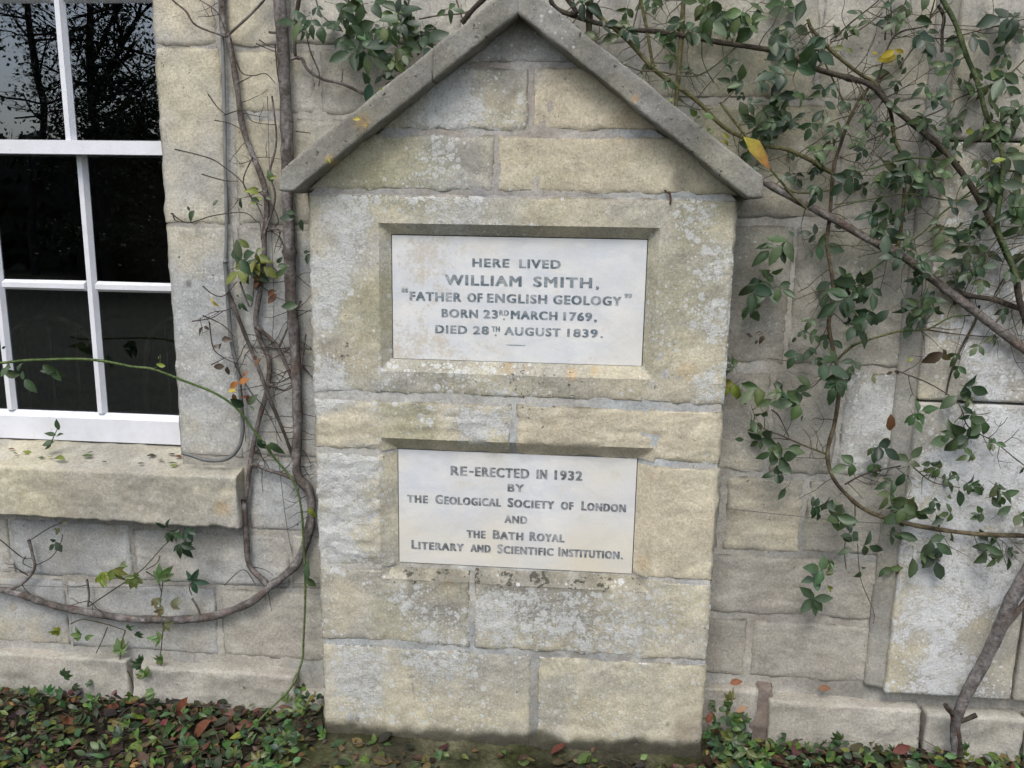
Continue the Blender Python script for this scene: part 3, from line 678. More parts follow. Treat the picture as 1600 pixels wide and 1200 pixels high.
# ================================================================== PLANTS: helpers
def cat(pts, n=5):
    out = []; L = len(pts)
    for i in range(L-1):
        p0, p1, p2, p3 = pts[max(i-1, 0)], pts[i], pts[i+1], pts[min(i+2, L-1)]
        for k in range(n):
            t = k/n; out.append(.5*((2*p1)+(p2-p0)*t+(2*p0-5*p1+4*p2-p3)*t*t+(3*p1-p0-3*p2+p3)*t*t*t))
    return out+[pts[-1]]
def tube(mb, pts, r0, r1, c, c2=None, seg=7, n=5, wob=.18, knots=True):
    pts = cat(pts, n) if n > 1 else pts
    rings = []; L = len(pts); c2 = c2 or c; ref = Vector((.31, -.87, .39))
    so_ = random.uniform(0, 99)
    for i, p in enumerate(pts):
        d = (pts[min(i+1, L-1)]-pts[max(i-1, 0)]); d = d.normalized() if d.length > 1e-9 else Vector((0, 0, 1))
        u = d.cross(ref); u = u.normalized() if u.length > 1e-6 else Vector((1, 0, 0)); v = d.cross(u)
        r = lerp(r0, r1, i/(L-1))*(1+wob*noise.noise(p*35+Vector((so_, 0, 0))))
        if knots and noise.noise(p*13+Vector((0, so_, 0))) > .5: r *= 1.25
        ring = []
        for k in range(seg):
            a = 2*math.pi*k/seg; rr = r*(1+.12*noise.noise(p*60+Vector((k*3.1, 0, so_))))
            q = p+u*(math.cos(a)*rr)+v*(math.sin(a)*rr)
            t = sst(-.35, .45, fr(q*22+Vector((so_, 1, 2)), 2)); cc = mixc(c, c2, t)
            if r0 > .006 and max(c) > .06:
                pe = sst(.28, .42, fr(Vector((q.x*34+so_, q.y*34, q.z*11)), 3)); cc = mixc(cc, (.19, .115, .095) if c[1] < c[0]*1.02 else cc, pe*.42)
                fl = sst(.32, .45, fr(Vector((q.x*60+so_, q.y*60, q.z*16+7)), 2)); cc = mixc(cc, (.30, .285, .275), fl*.6)
            ring.append(mb.add(q, cc))
        rings.append(ring)
    for a, b in zip(rings, rings[1:]):
        for k in range(seg): mb.f.append((a[k], a[(k+1) % seg], b[(k+1) % seg], b[k]))
    for rg, flip in ((rings[0], True), (rings[-1], False)):
        mb.f.append(tuple(reversed(rg)) if not flip else tuple(rg))
    return pts
def path(lst, Y0=WALL-.03, Y1=None):
    Y1 = Y0 if Y1 is None else Y1; n = max(1, len(lst)-1); out = []
    for i, p in enumerate(lst):
        y = p[2] if len(p) > 2 else lerp(Y0, Y1, i/n)
        out.append(P(p[0], p[1], y))
    return out
def twigs(mb, pts, n, ln, r, c, depth=1, tips=None, par=None):
    for _ in range(n):
        if par: mb = MB()
        i = random.randrange(1, len(pts)-1); p = pts[i]; d = (pts[i+1]-pts[i-1]).normalized()
        side = Vector((d.z, random.uniform(-.5, .25), -d.x))*random.choice((-1, 1))
        dr = (d*random.uniform(.2, .9)+side+Vector((0, 0, .25))).normalized(); q = [p]
        for k in range(4):
            dr = (dr+Vector((random.uniform(-.4, .4), random.uniform(-.25, .15), random.uniform(-.35, .35)))).normalized()
            q.append(q[-1]+dr*ln*random.uniform(.18, .32))
        for v in q: v.y = min(v.y, WALL-.006)
        tp = tube(mb, q, r, r*.45, c, seg=4, n=2, wob=.1)
        if tips is not None: tips.append((q[-1], dr))
        if depth > 0 and len(tp) > 3: twigs(mb, tp, random.choice((0, 1, 2)), ln*.5, r*.7, c, depth-1, tips)
        if par: mb.build('twig', M['bark'], par)
GA, GB, GC = (.024, .046, .024), (.042, .072, .032), (.075, .105, .042)
YEL, YG, BRN, RED, DRY, OLV = (.34, .26, .03), (.17, .20, .035), (.10, .045, .02), (.11, .035, .018), (.05, .035, .022), (.10, .10, .045)
def gcol():
    t = random.random(); c = mixc(GA, GB, random.random()) if t < .52 else mixc(GB, GC, random.random())
    if t > .988: c = mixc(c, random.choice((YEL, YG, BRN)), random.uniform(.3, .9))
    k = random.uniform(.7, 1.3); return tuple(v*k for v in c)
def leaflet(mb, base, d, nrm, ln, wd, c, fold=.25, droop=.25, tip=None):
    d = d.normalized(); s = d.cross(nrm); s = s.normalized() if s.length > 1e-6 else Vector((1, 0, 0)); nr = s.cross(d).normalized()
    prof = ((0, .06), (.14, .55), (.34, .95), (.55, .98), (.76, .66), (.91, .28), (1, 0.02)); rows = []
    tw = random.gauss(0, .45); droop = droop if random.random() < .7 else random.uniform(-.3, 1.0); fold = fold if random.random() < .75 else random.uniform(.4, 1.1); wav = random.uniform(0, .12); ph = random.uniform(0, 6); ce = c if tip is None else tip
    for t, wv in prof:
        q = base+d*(ln*t)-nr*(ln*droop*t*t)
        hw = wd*.5*wv*(1+wav*math.sin(t*14+ph)); ct = mixc(c, ce, t)
        sd = s+nr*(tw*t)
        l = mb.add(q-sd*hw+nr*(fold*hw), ct); m_ = mb.add(q, tuple(v*1.15 for v in ct)); r = mb.add(q+sd*hw+nr*(fold*hw), ct)
        rows.append((l, m_, r))
    for a, b in zip(rows, rows[1:]): mb.f.append((a[0], a[1], b[1], b[0])); mb.f.append((a[1], a[2], b[2], b[1]))
def facing(): return Vector((random.uniform(-.55, .55), -1, random.uniform(-.2, .8))).normalized()
def compound(mb, base, d, size, c, n=5, ratio=.55, tip=None):
    """pinnate leaf: a thin rachis with paired leaflets and one at the end"""
    nr = facing(); d = d.normalized(); s = d.cross(nr).normalized()
    L = size*(1.1 if n > 3 else .6)
    tube(mb, [base, base+d*L*.5+nr*.003, base+d*L], .0008, .0005, (.06, .09, .03), seg=3, n=1, knots=False)
    pairs = (n-1)//2
    for k in range(pairs):
        q = base+d*(L*(.45+.5*k/max(1, pairs)))
        for sg in (-1, 1):
            dd = (s*sg+d*random.uniform(.25, .7)+Vector((0, 0, -.25))).normalized()
            leaflet(mb, q, dd, (nr+Vector((random.uniform(-.4, .4), 0, random.uniform(-.4, .4)))).normalized(), size*random.uniform(.75, 1.05), size*ratio*random.uniform(.8, 1.1), tuple(v*random.uniform(.85, 1.15) for v in c), random.uniform(.1, .45), random.uniform(0, .5), tip)
    leaflet(mb, base+d*L, (d+Vector((0, 0, -.2))).normalized(), nr, size*random.uniform(.95, 1.2), size*ratio, c, random.uniform(.1, .4), random.uniform(0, .5), tip)
def palmate(mb, base, d, size, c, spread=65, tip=None, ratio=.42):
    nr = facing(); d = d.normalized(); s = d.cross(nr).normalized()
    for k in range(5):
        a = R_(-spread+spread*.5*k+random.uniform(-8, 8)); f = (1, .85, .6)[abs(k-2)] if abs(k-2) < 2 else .62
        dd = d*math.cos(a)+s*math.sin(a)
        leaflet(mb, base, dd, (nr+Vector((random.uniform(-.3, .3), 0, random.uniform(-.3, .3)))).normalized(), size*f*random.uniform(.9, 1.1), size*ratio*f, tuple(v*random.uniform(.85, 1.15) for v in c), random.uniform(.1, .4), random.uniform(0, .35), tip)
PXM = (WALL-CAM.y)/FPX
def cluster(mb, px, py, n, spread, col=None, size=.035, kind='c', ymin=WALL-.12, ymax=WALL-.025, down=True, tip=None):
    if n > 2 and kind == 'c': n = max(2, int(n*.70+random.random()))
    for _ in range(n):
        y = random.uniform(ymin, ymax)
        p = P(px+random.gauss(0, spread*.5), py+random.gauss(0, spread*.5), y)
        a = random.uniform(0, 2*math.pi); d = Vector((math.cos(a), random.uniform(-.5, .1), math.sin(a)*.7-(.35 if down else 0)))
        c = col or gcol(); sz = size*random.choice((random.uniform(.45, .8), random.uniform(.8, 1.1), random.uniform(1.05, 1.5)))
        if kind == 'p': palmate(mb, p, d, sz*1.3, c, tip=tip)
        elif kind == 's': leaflet(mb, p, d, facing(), sz, sz*.55, c, random.uniform(.1, .4), random.uniform(0, .5), tip)
        else: compound(mb, p, d, sz, c, random.choice((1, 3, 3, 5)), tip=tip)
def plant(name, label, cat_, group=None):
    return tag(empty(name), label, cat_, group)
BK, GBK, OLB, DBK = (.11, .09, .075), (.18, .16, .15), (.115, .11, .05), (.055, .045, .036)
GRN = (.07, .12, .04)

# ================================================================== LEFT PLANTS
v = plant('climbing_vine', 'thick woody vine rising beside the memorial and looping low along the wall', 'climber')
mb = MB(); tr = tube(mb, path([(436, -60), (437, 0), (442, 67), (445, 133), (448, 200), (449, 267), (449, 320), (452, 367), (453, 420), (454, 463), (460, 530), (463, 597), (465, 663), (463, 715), (466, 745), (482, 765), (487, 799), (480, 840), (465, 878), (440, 903), (423, 915), (392, 941), (336, 962), (287, 968), (240, 968), (196, 966), (133, 956), (84, 946), (35, 930), (0, 921), (-70, 906)], WALL-.028, WALL-.022), .0165, .0095, (.10, .088, .077), (.19, .175, .168), 12, 6, .26)
mb.build('trunk', M['bark'], v)
mb = MB()
for pts, r in (([(417, 361), (430, 358), (443, 362)], .004), ([(381, 780), (385, 843), (389, 882), (406, 902), (421, 916)], .0085), ([(387, 763), (393, 727), (420, 735), (447, 743), (463, 752)], .0055), ([(400, 510), (430, 537), (447, 570), (460, 600)], .006), ([(463, 640), (472, 560), (478, 522)], .003), ([(435, 545), (455, 500), (470, 470)], .003), ([(45, 843), (51, 868), (54, 888), (38, 909), (14, 923)], .0048), ([(136, 905), (139, 930), (137, 948)], .0035), ([(462, 205), (485, 208)], .002), ([(420, 50), (436, 52)], .004), ([(350, 915), (380, 890), (400, 915)], .0015), ([(300, 935), (310, 952), (314, 968)], .003)):
    mb = MB(); p = tube(mb, path(pts, WALL-.022), r, r*.85, BK, GBK, 6); mb.build('branch', M['bark'], v)
    if r > .003 and len(p) > 6: twigs(mb, p, 3, .07, .0014, DBK, 1, None, v)
twigs(mb, tr[45:78], 20, .10, .0013, DBK, 2, None, v); twigs(mb, tr[78:100], 7, .07, .0012, DBK, 1, None, v)
for pts in ([(56, 883), (80, 871), (94, 850), (98, 835)], [(0, 843), (35, 871), (50, 872)], [(49, 843), (77, 825), (100, 815)], [(40, 870), (36, 880), (52, 888)]): mb = MB(); tube(mb, path(pts, WALL-.02), .0016, .001, DBK, seg=4); mb.build('twig', M['bark'], v)
mb = MB()
for a in ((432, 405, 2, 10), (437, 432, 1, 6), (470, 350, 2, 12), (476, 400, 3, 12), (472, 440, 2, 10), (470, 480, 1, 8), (455, 330, 1, 8)): cluster(mb, *a, size=.03, kind='s')
cluster(mb, 88, 846, 3, 6, (.035, .05, .03), .026, 's'); cluster(mb, 98, 822, 3, 10, (.07, .075, .03), .022, 's')
for px, py, c in ((345, 535, DRY), (352, 572, DRY), (345, 545, DRY), (317, 513, DRY), (372, 600, (.3, .12, .03)), (378, 592, (.22, .09, .03)), (385, 620, RED), (432, 455, BRN), (405, 440, BRN)): cluster(mb, px, py, 2, 5, c, .024, 's')
mb.build('foliage', M['leaf'], v)

v = plant('twiggy_climber', 'slender bare forked climber beside the thick vine, with one yellowish leaf clump', 'climber')
mb = MB()
m1 = tube(mb, path([(346, -50), (347, 0), (350, 50), (358, 63), (370, 133), (380, 200), (397, 247), (413, 290), (417, 333), (413, 367), (413, 397), (407, 447), (400, 507), (413, 545), (421, 567), (418, 607), (403, 663), (393, 713), (387, 763), (381, 790)], WALL-.018), .0085, .0065, BK, GBK, 7)
mb.build('stem', M['bark'], v)
mb = MB(); rows = []
for pts, r in (([(357, 457), (383, 523), (403, 573), (420, 620), (440, 667), (457, 713), (462, 740)], .0055), ([(358, 53), (387, 27), (413, 0), (440, -30)], .004), ([(352, 57), (307, 40), (290, 17), (270, 0), (262, -20)], .0028), ([(355, 58), (340, 20), (312, 0)], .002), ([(467, -20), (467, 0), (462, 33), (461, 83), (468, 92)], .0055), ([(455, 92), (471, 91), (481, 109), (505, 124), (535, 131), (569, 147), (592, 153)], .0052), ([(533, 131), (536, 108)], .002), ([(395, 245), (380, 285), (402, 320), (413, 345)], .002), ([(413, 365), (430, 310), (422, 270), (432, 220), (425, 150)], .003), ([(375, 440), (392, 480), (400, 420), (412, 400)], .0025), ([(420, 600), (445, 610), (462, 595), (466, 560)], .003)):
    mb = MB(); p = tube(mb, path(pts, WALL-.026), r, r*.75, DBK if r == .0055 else BK, GBK, 6); rows.append(p); mb.build('branch', M['bark'], v)
mb = MB()
for pts in ([(273, 233), (327, 247), (353, 263), (377, 283), (393, 310), (410, 322)], [(315, 272), (350, 282), (372, 283)], [(335, 188), (357, 192), (377, 202)], [(325, 147), (340, 168), (352, 178)], [(267, 333), (293, 348), (333, 337), (380, 332), (400, 345), (407, 352), (408, 375)], [(317, 447), (333, 460), (350, 462), (370, 440)], [(327, 503), (333, 543), (347, 557), (367, 567), (385, 570)], [(317, 493), (347, 507), (367, 527)], [(300, 502), (330, 497), (350, 485)], [(405, 300), (425, 320), (435, 345), (430, 355)], [(360, 60), (375, 110), (395, 118), (415, 115), (430, 130)], [(372, 130), (395, 118)], [(430, 70), (433, 110), (438, 140)], [(350, 180), (380, 172), (395, 190), (430, 195)], [(405, 62), (420, 72), (436, 75)], [(400, 68), (418, 76), (434, 82)], [(270, 333), (275, 345), (295, 348)], [(365, 565), (390, 610), (415, 640), (440, 690)], [(375, 590), (380, 640), (384, 690)], [(330, 570), (350, 560)]):
    mb = MB(); tube(mb, path(pts, WALL-.03), .0019, .001, (.085, .07, .06), seg=4); mb.build('twig', M['bark'], v)
for p in rows[:1]+[m1[35:]]: twigs(mb, p, 8, .10, .0013, DBK, 2, None, v)
twigs(mb, m1[:35], 8, .08, .0012, DBK, 1, None, v)
mb = MB()
cluster(mb, 385, 405, 4, 12, (.13, .15, .03), .036); cluster(mb, 378, 415, 2, 10, GB, .034); cluster(mb, 400, 395, 2, 8, (.10, .13, .03), .03)
for a in ((295, 322, 1, 2), (305, 328, 1, 2), (333, 322, 1, 2), (378, 325, 1, 3), (405, 305, 2, 5, YG), (395, 292, 1, 4), (330, 474, 2, 4, YEL), (375, 470, 3, 8), (380, 460, 1, 6), (370, 608, 1, 4, YEL), (366, 614, 1, 4, BRN), (430, 275, 1, 3, YG), (425, 283, 1, 5), (410, 312, 2, 8), (400, 560, 2, 8, BRN), (395, 430, 2, 9, BRN)): cluster(mb, *a, **dict(size=.024, kind='s'))
mb.build('foliage', M['leaf'], v)

v = plant('briar_shoot', 'long thin bright green shoot arching across the window and down beside the memorial', 'climber')
mb = MB(); tube(mb, path([(-40, 564, .06), (0, 567, .07), (43, 563, .08), (117, 561, .085), (160, 564, .09), (207, 573, .095), (240, 577, .10), (287, 595, .11), (333, 613, .11), (370, 638, .11), (400, 677, .11), (430, 717, .11), (457, 750, .10), (470, 790, .095), (475, 860, .10), (477, 930, .10), (474, 1004, .10), (472, 1032, .09), (455, 1074, .06), (420, 1110, .02), (378, 1150, -.03), (322, 1180, -.06)]), .0038, .0028, (.085, .135, .045), (.12, .15, .06), 6, knots=False)
tube(mb, path([(240, 577, .10), (250, 566, .10), (250, 553, .10)]), .0015, .001, GRN, seg=4)
mb.build('stem', M['bark'], v)
mb = MB()
for a in ((10, 572, 2, 6), (30, 585, 2, 9), (35, 590, 2, 7), (82, 575, 2, 6), (70, 572, 1, 5), (85, 580, 1, 6), (385, 637, 3, 7), (405, 690, 2, 4), (418, 694, 2, 5), (478, 905, 2, 5), (482, 795, 2, 5, YG)): cluster(mb, *a, size=.034, kind='s', ymin=.07, ymax=.11)
cluster(mb, 249, 556, 1, 2, YG, .016, 's', .09, .1); cluster(mb, 257, 572, 1, 2, YG, .016, 's', .09, .1); cluster(mb, 2, 545, 1, 2, (.02, .02, .015), .02, 's', .09, .1)
mb.build('foliage', M['leaf'], v)

v = plant('creeper_sprig', 'slim creeper sprig with five-fingered leaves hanging below the window sill', 'climber')
mb = MB()
for pts in ([(138, 948), (175, 923), (196, 909), (224, 888), (252, 857), (266, 843), (272, 830)], [(250, 868), (245, 880), (228, 890)], [(259, 892), (254, 913), (250, 955), (255, 976), (253, 1000), (250, 1025), (238, 1067), (225, 1110), (215, 1130)], [(228, 893), (245, 905), (252, 925)], [(168, 980), (160, 1000), (150, 1021)], [(110, 975), (130, 968), (165, 975), (196, 985)], [(196, 985), (190, 1005), (187, 1035)], [(187, 1030), (205, 1060), (212, 1100)], [(304, 905), (296, 918), (300, 930)]): mb = MB(); tube(mb, path(pts, WALL-.025), .0017, .0012, (.07, .065, .035), seg=4); mb.build('stem', M['bark'], v)
mb = MB(); GL = (.085, .13, .04)
for a in ((275, 833, 3, 8, GB), (283, 848, 2, 6, GA), (262, 828, 2, 7, GA), (290, 830, 1, 5, GA)): cluster(mb, *a, size=.034, kind='p')
for a in ((178, 890, 1, 3, (.14, .17, .04)), (188, 882, 1, 3, GL), (160, 900, 1, 3, YG), (165, 895, 1, 4, YG), (213, 900, 2, 4, (.09, .12, .035)), (247, 905, 2, 5, GL), (126, 993, 1, 3, GL), (133, 998, 1, 3, GL), (97, 988, 1, 3, YG), (196, 983, 1, 5, GB), (208, 985, 1, 4, GB), (189, 1021, 2, 4, GL), (224, 1032, 2, 6, GB), (227, 1056, 2, 5, GL), (98, 1056, 1, 3, GB), (143, 1065, 1, 2, GB), (115, 1070, 1, 2, GB), (241, 1081, 1, 3, GL), (256, 1030, 1, 3, GL), (252, 1000, 1, 3, GL), (255, 956, 1, 3, OLV), (243, 935, 1, 3, OLV), (268, 950, 1, 3, OLV), (254, 975, 1, 4, OLV), (225, 1110, 2, 5, GB)): cluster(mb, *a, size=.026, kind='p')
p = P(302, 908, WALL-.04)
for dx, dz, s in ((-.03, .035, .036), (.02, .045, .042), (.045, -.005, .045), (.012, -.05, .04), (-.02, .01, .02)): leaflet(mb, p, Vector((dx, -.004, dz)), Vector((.1, -1, .3)).normalized(), s, s*.42, (.026, .06, .035), .2, .15)
cluster(mb, 259, 893, 2, 3, RED, .026, 's')
mb.build('foliage', M['leaf'], v)

v = plant('seedling', 'small dark leafy seedling growing on the window sill against the sash', 'plant')
mb = MB(); tube(mb, path([(78, 697, .16), (85, 680, .17), (93, 664, .18)]), .0015, .001, (.05, .07, .03), seg=4); mb.build('stem', M['bark'], v)
mb = MB()
for px, py, dx, dz, s in ((92, 672, .0, .035, .036), (88, 680, -.035, .01, .034), (90, 682, .03, .015, .026), (85, 690, -.03, -.008, .036), (80, 696, -.02, -.012, .022)): leaflet(mb, P(px, py, .165), Vector((dx, -.01, dz)), Vector((0, -.7, .7)), s, s*.5, GB, .2, .1)
mb.build('foliage', M['leaf'], v)

v = plant('ivy_sprig', 'dark leafy spray hanging over the left slope of the coping', 'climber')
mb = MB()
for pts in ([(540, -20), (553, 27), (575, 53), (596, 80), (604, 96), (620, 112)], [(490, -20), (500, 20), (520, 38)], [(655, 30), (687, 24), (727, 20), (745, 5)], [(710, -10), (724, 32), (727, 20)], [(476, 35), (484, 77), (499, 115), (498, 135)], [(650, 60), (670, 50), (700, 60)], [(615, 85), (625, 110)], [(640, -10), (636, 30), (630, 60)]): mb = MB(); tube(mb, path(pts, WALL-.04), .0022, .0015, (.10, .085, .07), seg=5); mb.build('stem', M['bark'], v)
mb = MB()
tube(mb, path([(722, 36, .05), (740, 14, .04), (770, -14, .03)], .05), .007, .006, DBK)
mb.build('stem', M['bark'], v)
mb = MB()
for a in ((481, 29, 2, 12), (490, 42, 2, 10), (480, 52, 1, 8), (527, 21, 2, 15), (532, 60, 2, 10), (575, 5, 3, 15), (605, 30, 4, 20), (620, 45, 3, 14), (639, 48, 3, 15), (623, 58, 2, 10), (569, 83, 3, 13), (575, 99, 2, 10), (600, 112, 2, 12), (612, 88, 3, 12), (649, 88, 2, 10), (655, 27, 3, 16), (668, 38, 3, 12), (590, 40, 2, 14), (640, 5, 3, 18), (560, 30, 2, 14), (600, 68, 3, 12), (630, 75, 2, 10), (500, 5, 2, 14), (700, 10, 2, 12), (577, 72, 2, 10)): cluster(mb, *a, size=.038)
for a in ((613, 25, 1, 6, (.09, .16, .04)), (600, 38, 1, 5, (.07, .15, .05)), (564, 60, 1, 5, (.06, .16, .05)), (558, 57, 1, 5, (.06, .15, .05)), (577, 130, 2, 5, (.04, .10, .06))): cluster(mb, *a, size=.04, kind='s')
for a in ((562, 185, 1, 3, YEL), (566, 195, 1, 3, YEL), (514, 250, 1, 3, YG), (600, 140, 1, 3, YG)): cluster(mb, *a, size=.018, kind='s', ymin=-.075, ymax=-.068)
mb.build('foliage', M['leaf'], v)

# ================================================================== RIGHT PLANTS
def rose(label, stems, clus, tw, thick=None):
    v = plant('climbing_rose', label, 'climber', 'climbing roses trained over the right-hand wall')
    tw_mb = MB(); ps = []
    for pts, r0, r1, c, c2, y0, y1 in stems:
        mbs = MB(); ps.append(tube(mbs, path(pts, y0, y1), r0, r1, c, c2, 8 if r0 > .004 else 5)); mbs.build('stem', M['bark'], v)
    tips = []
    for i, n, ln in tw: twigs(tw_mb, ps[i], n, ln, .0014, (.08, .075, .045), 1, tips, v)
    fm = MB()
    for a in clus: cluster(fm, *a)
    if 'foot' in label:
        p = P(1272, 935, WALL-.05)
        for dx, dz, sz in ((-.035, .03, .05), (.035, .005, .05), (-.03, -.03, .055), (.005, -.05, .05), (.03, -.04, .045)): leaflet(fm, p, Vector((dx, -.006, dz)), Vector((.15, -1, .35)).normalized(), sz, sz*.5, GB, .2, .2)
    for p, d in tips:
        if random.random() < .22: compound(fm, p, d+Vector((0, 0, -.3)), .026, gcol(), 3)
    fm.build('foliage', M['leaf'], v)
    return v
rose('climbing rose with the thick grey stem slanting from the coping corner down to the right',
 [([(1150, 258), (1170, 268), (1200, 287), (1250, 315), (1300, 341), (1355, 372), (1410, 400), (1445, 427), (1480, 453), (1540, 500), (1600, 545), (1660, 590)], .0085, .0115, (.19, .17, .15), (.10, .085, .07), .09, .08),
  ([(1470, 447), (1515, 462), (1553, 468), (1600, 484), (1650, 490)], .0065, .007, DBK, BK, .095, .09),
  ([(1530, 477), (1523, 503), (1500, 547), (1485, 585), (1478, 617)], .0035, .0025, DBK, BK, .11, .09),
  ([(1550, 468), (1575, 425), (1600, 400)], .002, .0015, DBK, BK, .11, .09),
  ([(1200, 287), (1240, 300), (1270, 301), (1297, 297)], .0028, .0025, OLV, OLB, .1, .1),
  ([(1330, 540), (1360, 530), (1407, 517), (1447, 515), (1487, 495), (1517, 493)], .003, .002, OLB, GRN, .09, .09),
  ([(1447, 515), (1503, 523), (1560, 527)], .002, .0012, BK, DBK, .1, .1)],
 [(1410, 375, 3, 15), (1395, 350, 4, 22), (1430, 425, 4, 16), (1420, 410, 3, 14), (1410, 480, 4, 18), (1430, 490, 4, 15), (1435, 465, 3, 12), (1480, 430, 3, 15), (1500, 435, 2, 12), (1505, 405, 2, 12), (1270, 360, 2, 15), (1240, 370, 2, 12), (1265, 390, 2, 15), (1215, 385, 2, 12), (1310, 425, 3, 15), (1320, 450, 2, 12), (1360, 440, 4, 18), (1375, 465, 4, 18), (1345, 460, 3, 15), (1475, 545, 2, 5, DRY, .035, 's'), (1470, 552, 1, 5, (.06, .05, .02), .04, 's'), (1427, 560, 1, 4, YG, .03, 's'), (1525, 407, 1, 3, (.3, .28, .05), .02, 's'), (1365, 585, 2, 7, OLV, .02, 's'), (1395, 583, 2, 6, DRY, .022, 's')],
 [(0, 26, .12), (1, 8, .1), (5, 8, .08)])
rose('dark twiggy climbing rose crossing the top of the wall and drooping at the right edge',
 [([(860, 0), (874, 16), (932, 36), (985, 46), (1042, 51), (1124, 66), (1220, 82), (1273, 107), (1327, 122), (1360, 133), (1387, 160), (1433, 200), (1473, 233), (1517, 290), (1553, 353), (1570, 390), (1587, 430), (1593, 470), (1610, 520)], .0055, .008, DBK, (.10, .09, .06), .11, .06),
  ([(1262, 30), (1270, 47), (1300, 80), (1340, 113), (1370, 133), (1390, 170), (1398, 217), (1412, 253), (1413, 300), (1407, 363), (1400, 400)], .0042, .0045, DBK, OLB, .1, .1),
  ([(1297, 63), (1340, 27), (1370, 3), (1390, -20)], .002, .0012, DBK, BK, .11, .11), ([(1383, 63), (1387, 40), (1413, 7), (1420, -20)], .0022, .0014, DBK, BK, .11, .11),
  ([(1370, 130), (1388, 73), (1407, 50), (1447, 40), (1455, 20), (1463, -10)], .0026, .0015, BK, DBK, .1, .1), ([(1263, 40), (1293, 107), (1327, 177)], .002, .002, OLB, BK, .1, .1),
  ([(1360, 135), (1400, 110), (1440, 62), (1480, 60), (1560, 40), (1640, 20)], .002, .0014, BK, DBK, .1, .1), ([(1297, 66), (1330, 55), (1380, 20)], .0016, .001, DBK, DBK, .11, .11)],
 [(1240, 25, 4, 22), (1260, 50, 3, 22), (1190, 50, 3, 20), (1170, 38, 3, 18), (1215, 55, 3, 20), (1160, 18, 3, 16), (1140, 40, 3, 20), (1120, 20, 3, 18), (1240, 70, 2, 12), (1420, 18, 2, 14), (1432, 35, 2, 14), (1408, 40, 2, 10), (1375, 88, 3, 9, YEL, .026, 's'), (1400, 85, 3, 9, YEL, .022, 's'), (1320, 72, 2, 6, (.12, .14, .04), .03, 's'), (1405, 125, 2, 12), (1395, 140, 1, 8), (1340, 125, 2, 10), (1290, 140, 2, 12), (1275, 148, 1, 8), (1445, 150, 3, 18), (1450, 170, 2, 14), (1430, 200, 2, 14), (1440, 240, 3, 15), (1440, 262, 5, 22), (1400, 285, 5, 22), (1385, 270, 3, 20), (1405, 305, 4, 22), (1385, 330, 4, 22), (1475, 345, 3, 15), (1485, 330, 2, 12), (1500, 358, 3, 12), (1500, 375, 2, 14), (1535, 272, 2, 15), (1550, 300, 3, 18), (1530, 312, 2, 14), (1590, 400, 3, 14), (1575, 270, 2, 10), (1450, 275, 3, 14)],
 [(0, 40, .13), (1, 16, .1), (4, 8, .08), (5, 6, .07), (6, 6, .08), (2, 4, .07), (3, 4, .07)])
rose('climbing rose with green upright canes over the pilaster near the right edge',
 [([(1466, -20), (1473, 0), (1493, 37), (1510, 87), (1527, 127), (1540, 177), (1553, 207), (1567, 247), (1564, 300), (1558, 353), (1573, 393), (1590, 440)], .0055, .006, (.06, .09, .04), (.10, .12, .055), .07, .05),
  ([(1466, 8), (1475, 27), (1472, 50), (1472, 75), (1470, 82)], .0042, .0035, DBK, BK, .09, .1),
  ([(1600, 94), (1560, 130), (1500, 152), (1470, 172), (1433, 187), (1380, 210), (1327, 233)], .0018, .0018, OLB, BK, .08, .1),
  ([(1620, 270), (1560, 268), (1530, 290), (1500, 312), (1470, 335), (1440, 365), (1415, 380)], .0026, .002, OLB, GRN, .07, .1),
  ([(1500, 253), (1423, 247), (1375, 260), (1337, 270)], .0022, .0018, OLB, GRN, .08, .1), ([(1560, 270), (1500, 312), (1423, 303), (1357, 312), (1303, 320)], .0018, .0014, OLB, GRN, .09, .1),
  ([(1640, 40), (1570, 42), (1500, 40), (1450, 38)], .001, .001, BK, BK, .1, .1)],
 [(1530, 55, 3, 20), (1545, 88, 3, 20), (1552, 102, 2, 14), (1590, 12, 2, 14), (1480, 195, 1, 8), (1492, 200, 2, 6), (1545, 200, 5, 20), (1562, 185, 4, 20), (1578, 178, 3, 15), (1552, 228, 3, 15), (1557, 245, 2, 12), (1592, 170, 3, 14), (1590, 60, 2, 16), (1565, 130, 2, 14), (1510, 60, 2, 12), (1550, 250, 1, 6, YG, .03, 's'), (1522, 203, 1, 4, YG, .03, 's'), (1565, 320, 3, 14), (1590, 340, 3, 14), (1580, 300, 2, 14), (1520, 385, 3, 12), (1500, 110, 2, 12), (1490, 130, 2, 10), (1540, 130, 2, 12), (1575, 80, 2, 14), (1595, 120, 2, 12)],
 [(0, 22, .11), (2, 8, .07), (3, 8, .08), (4, 5, .06)])
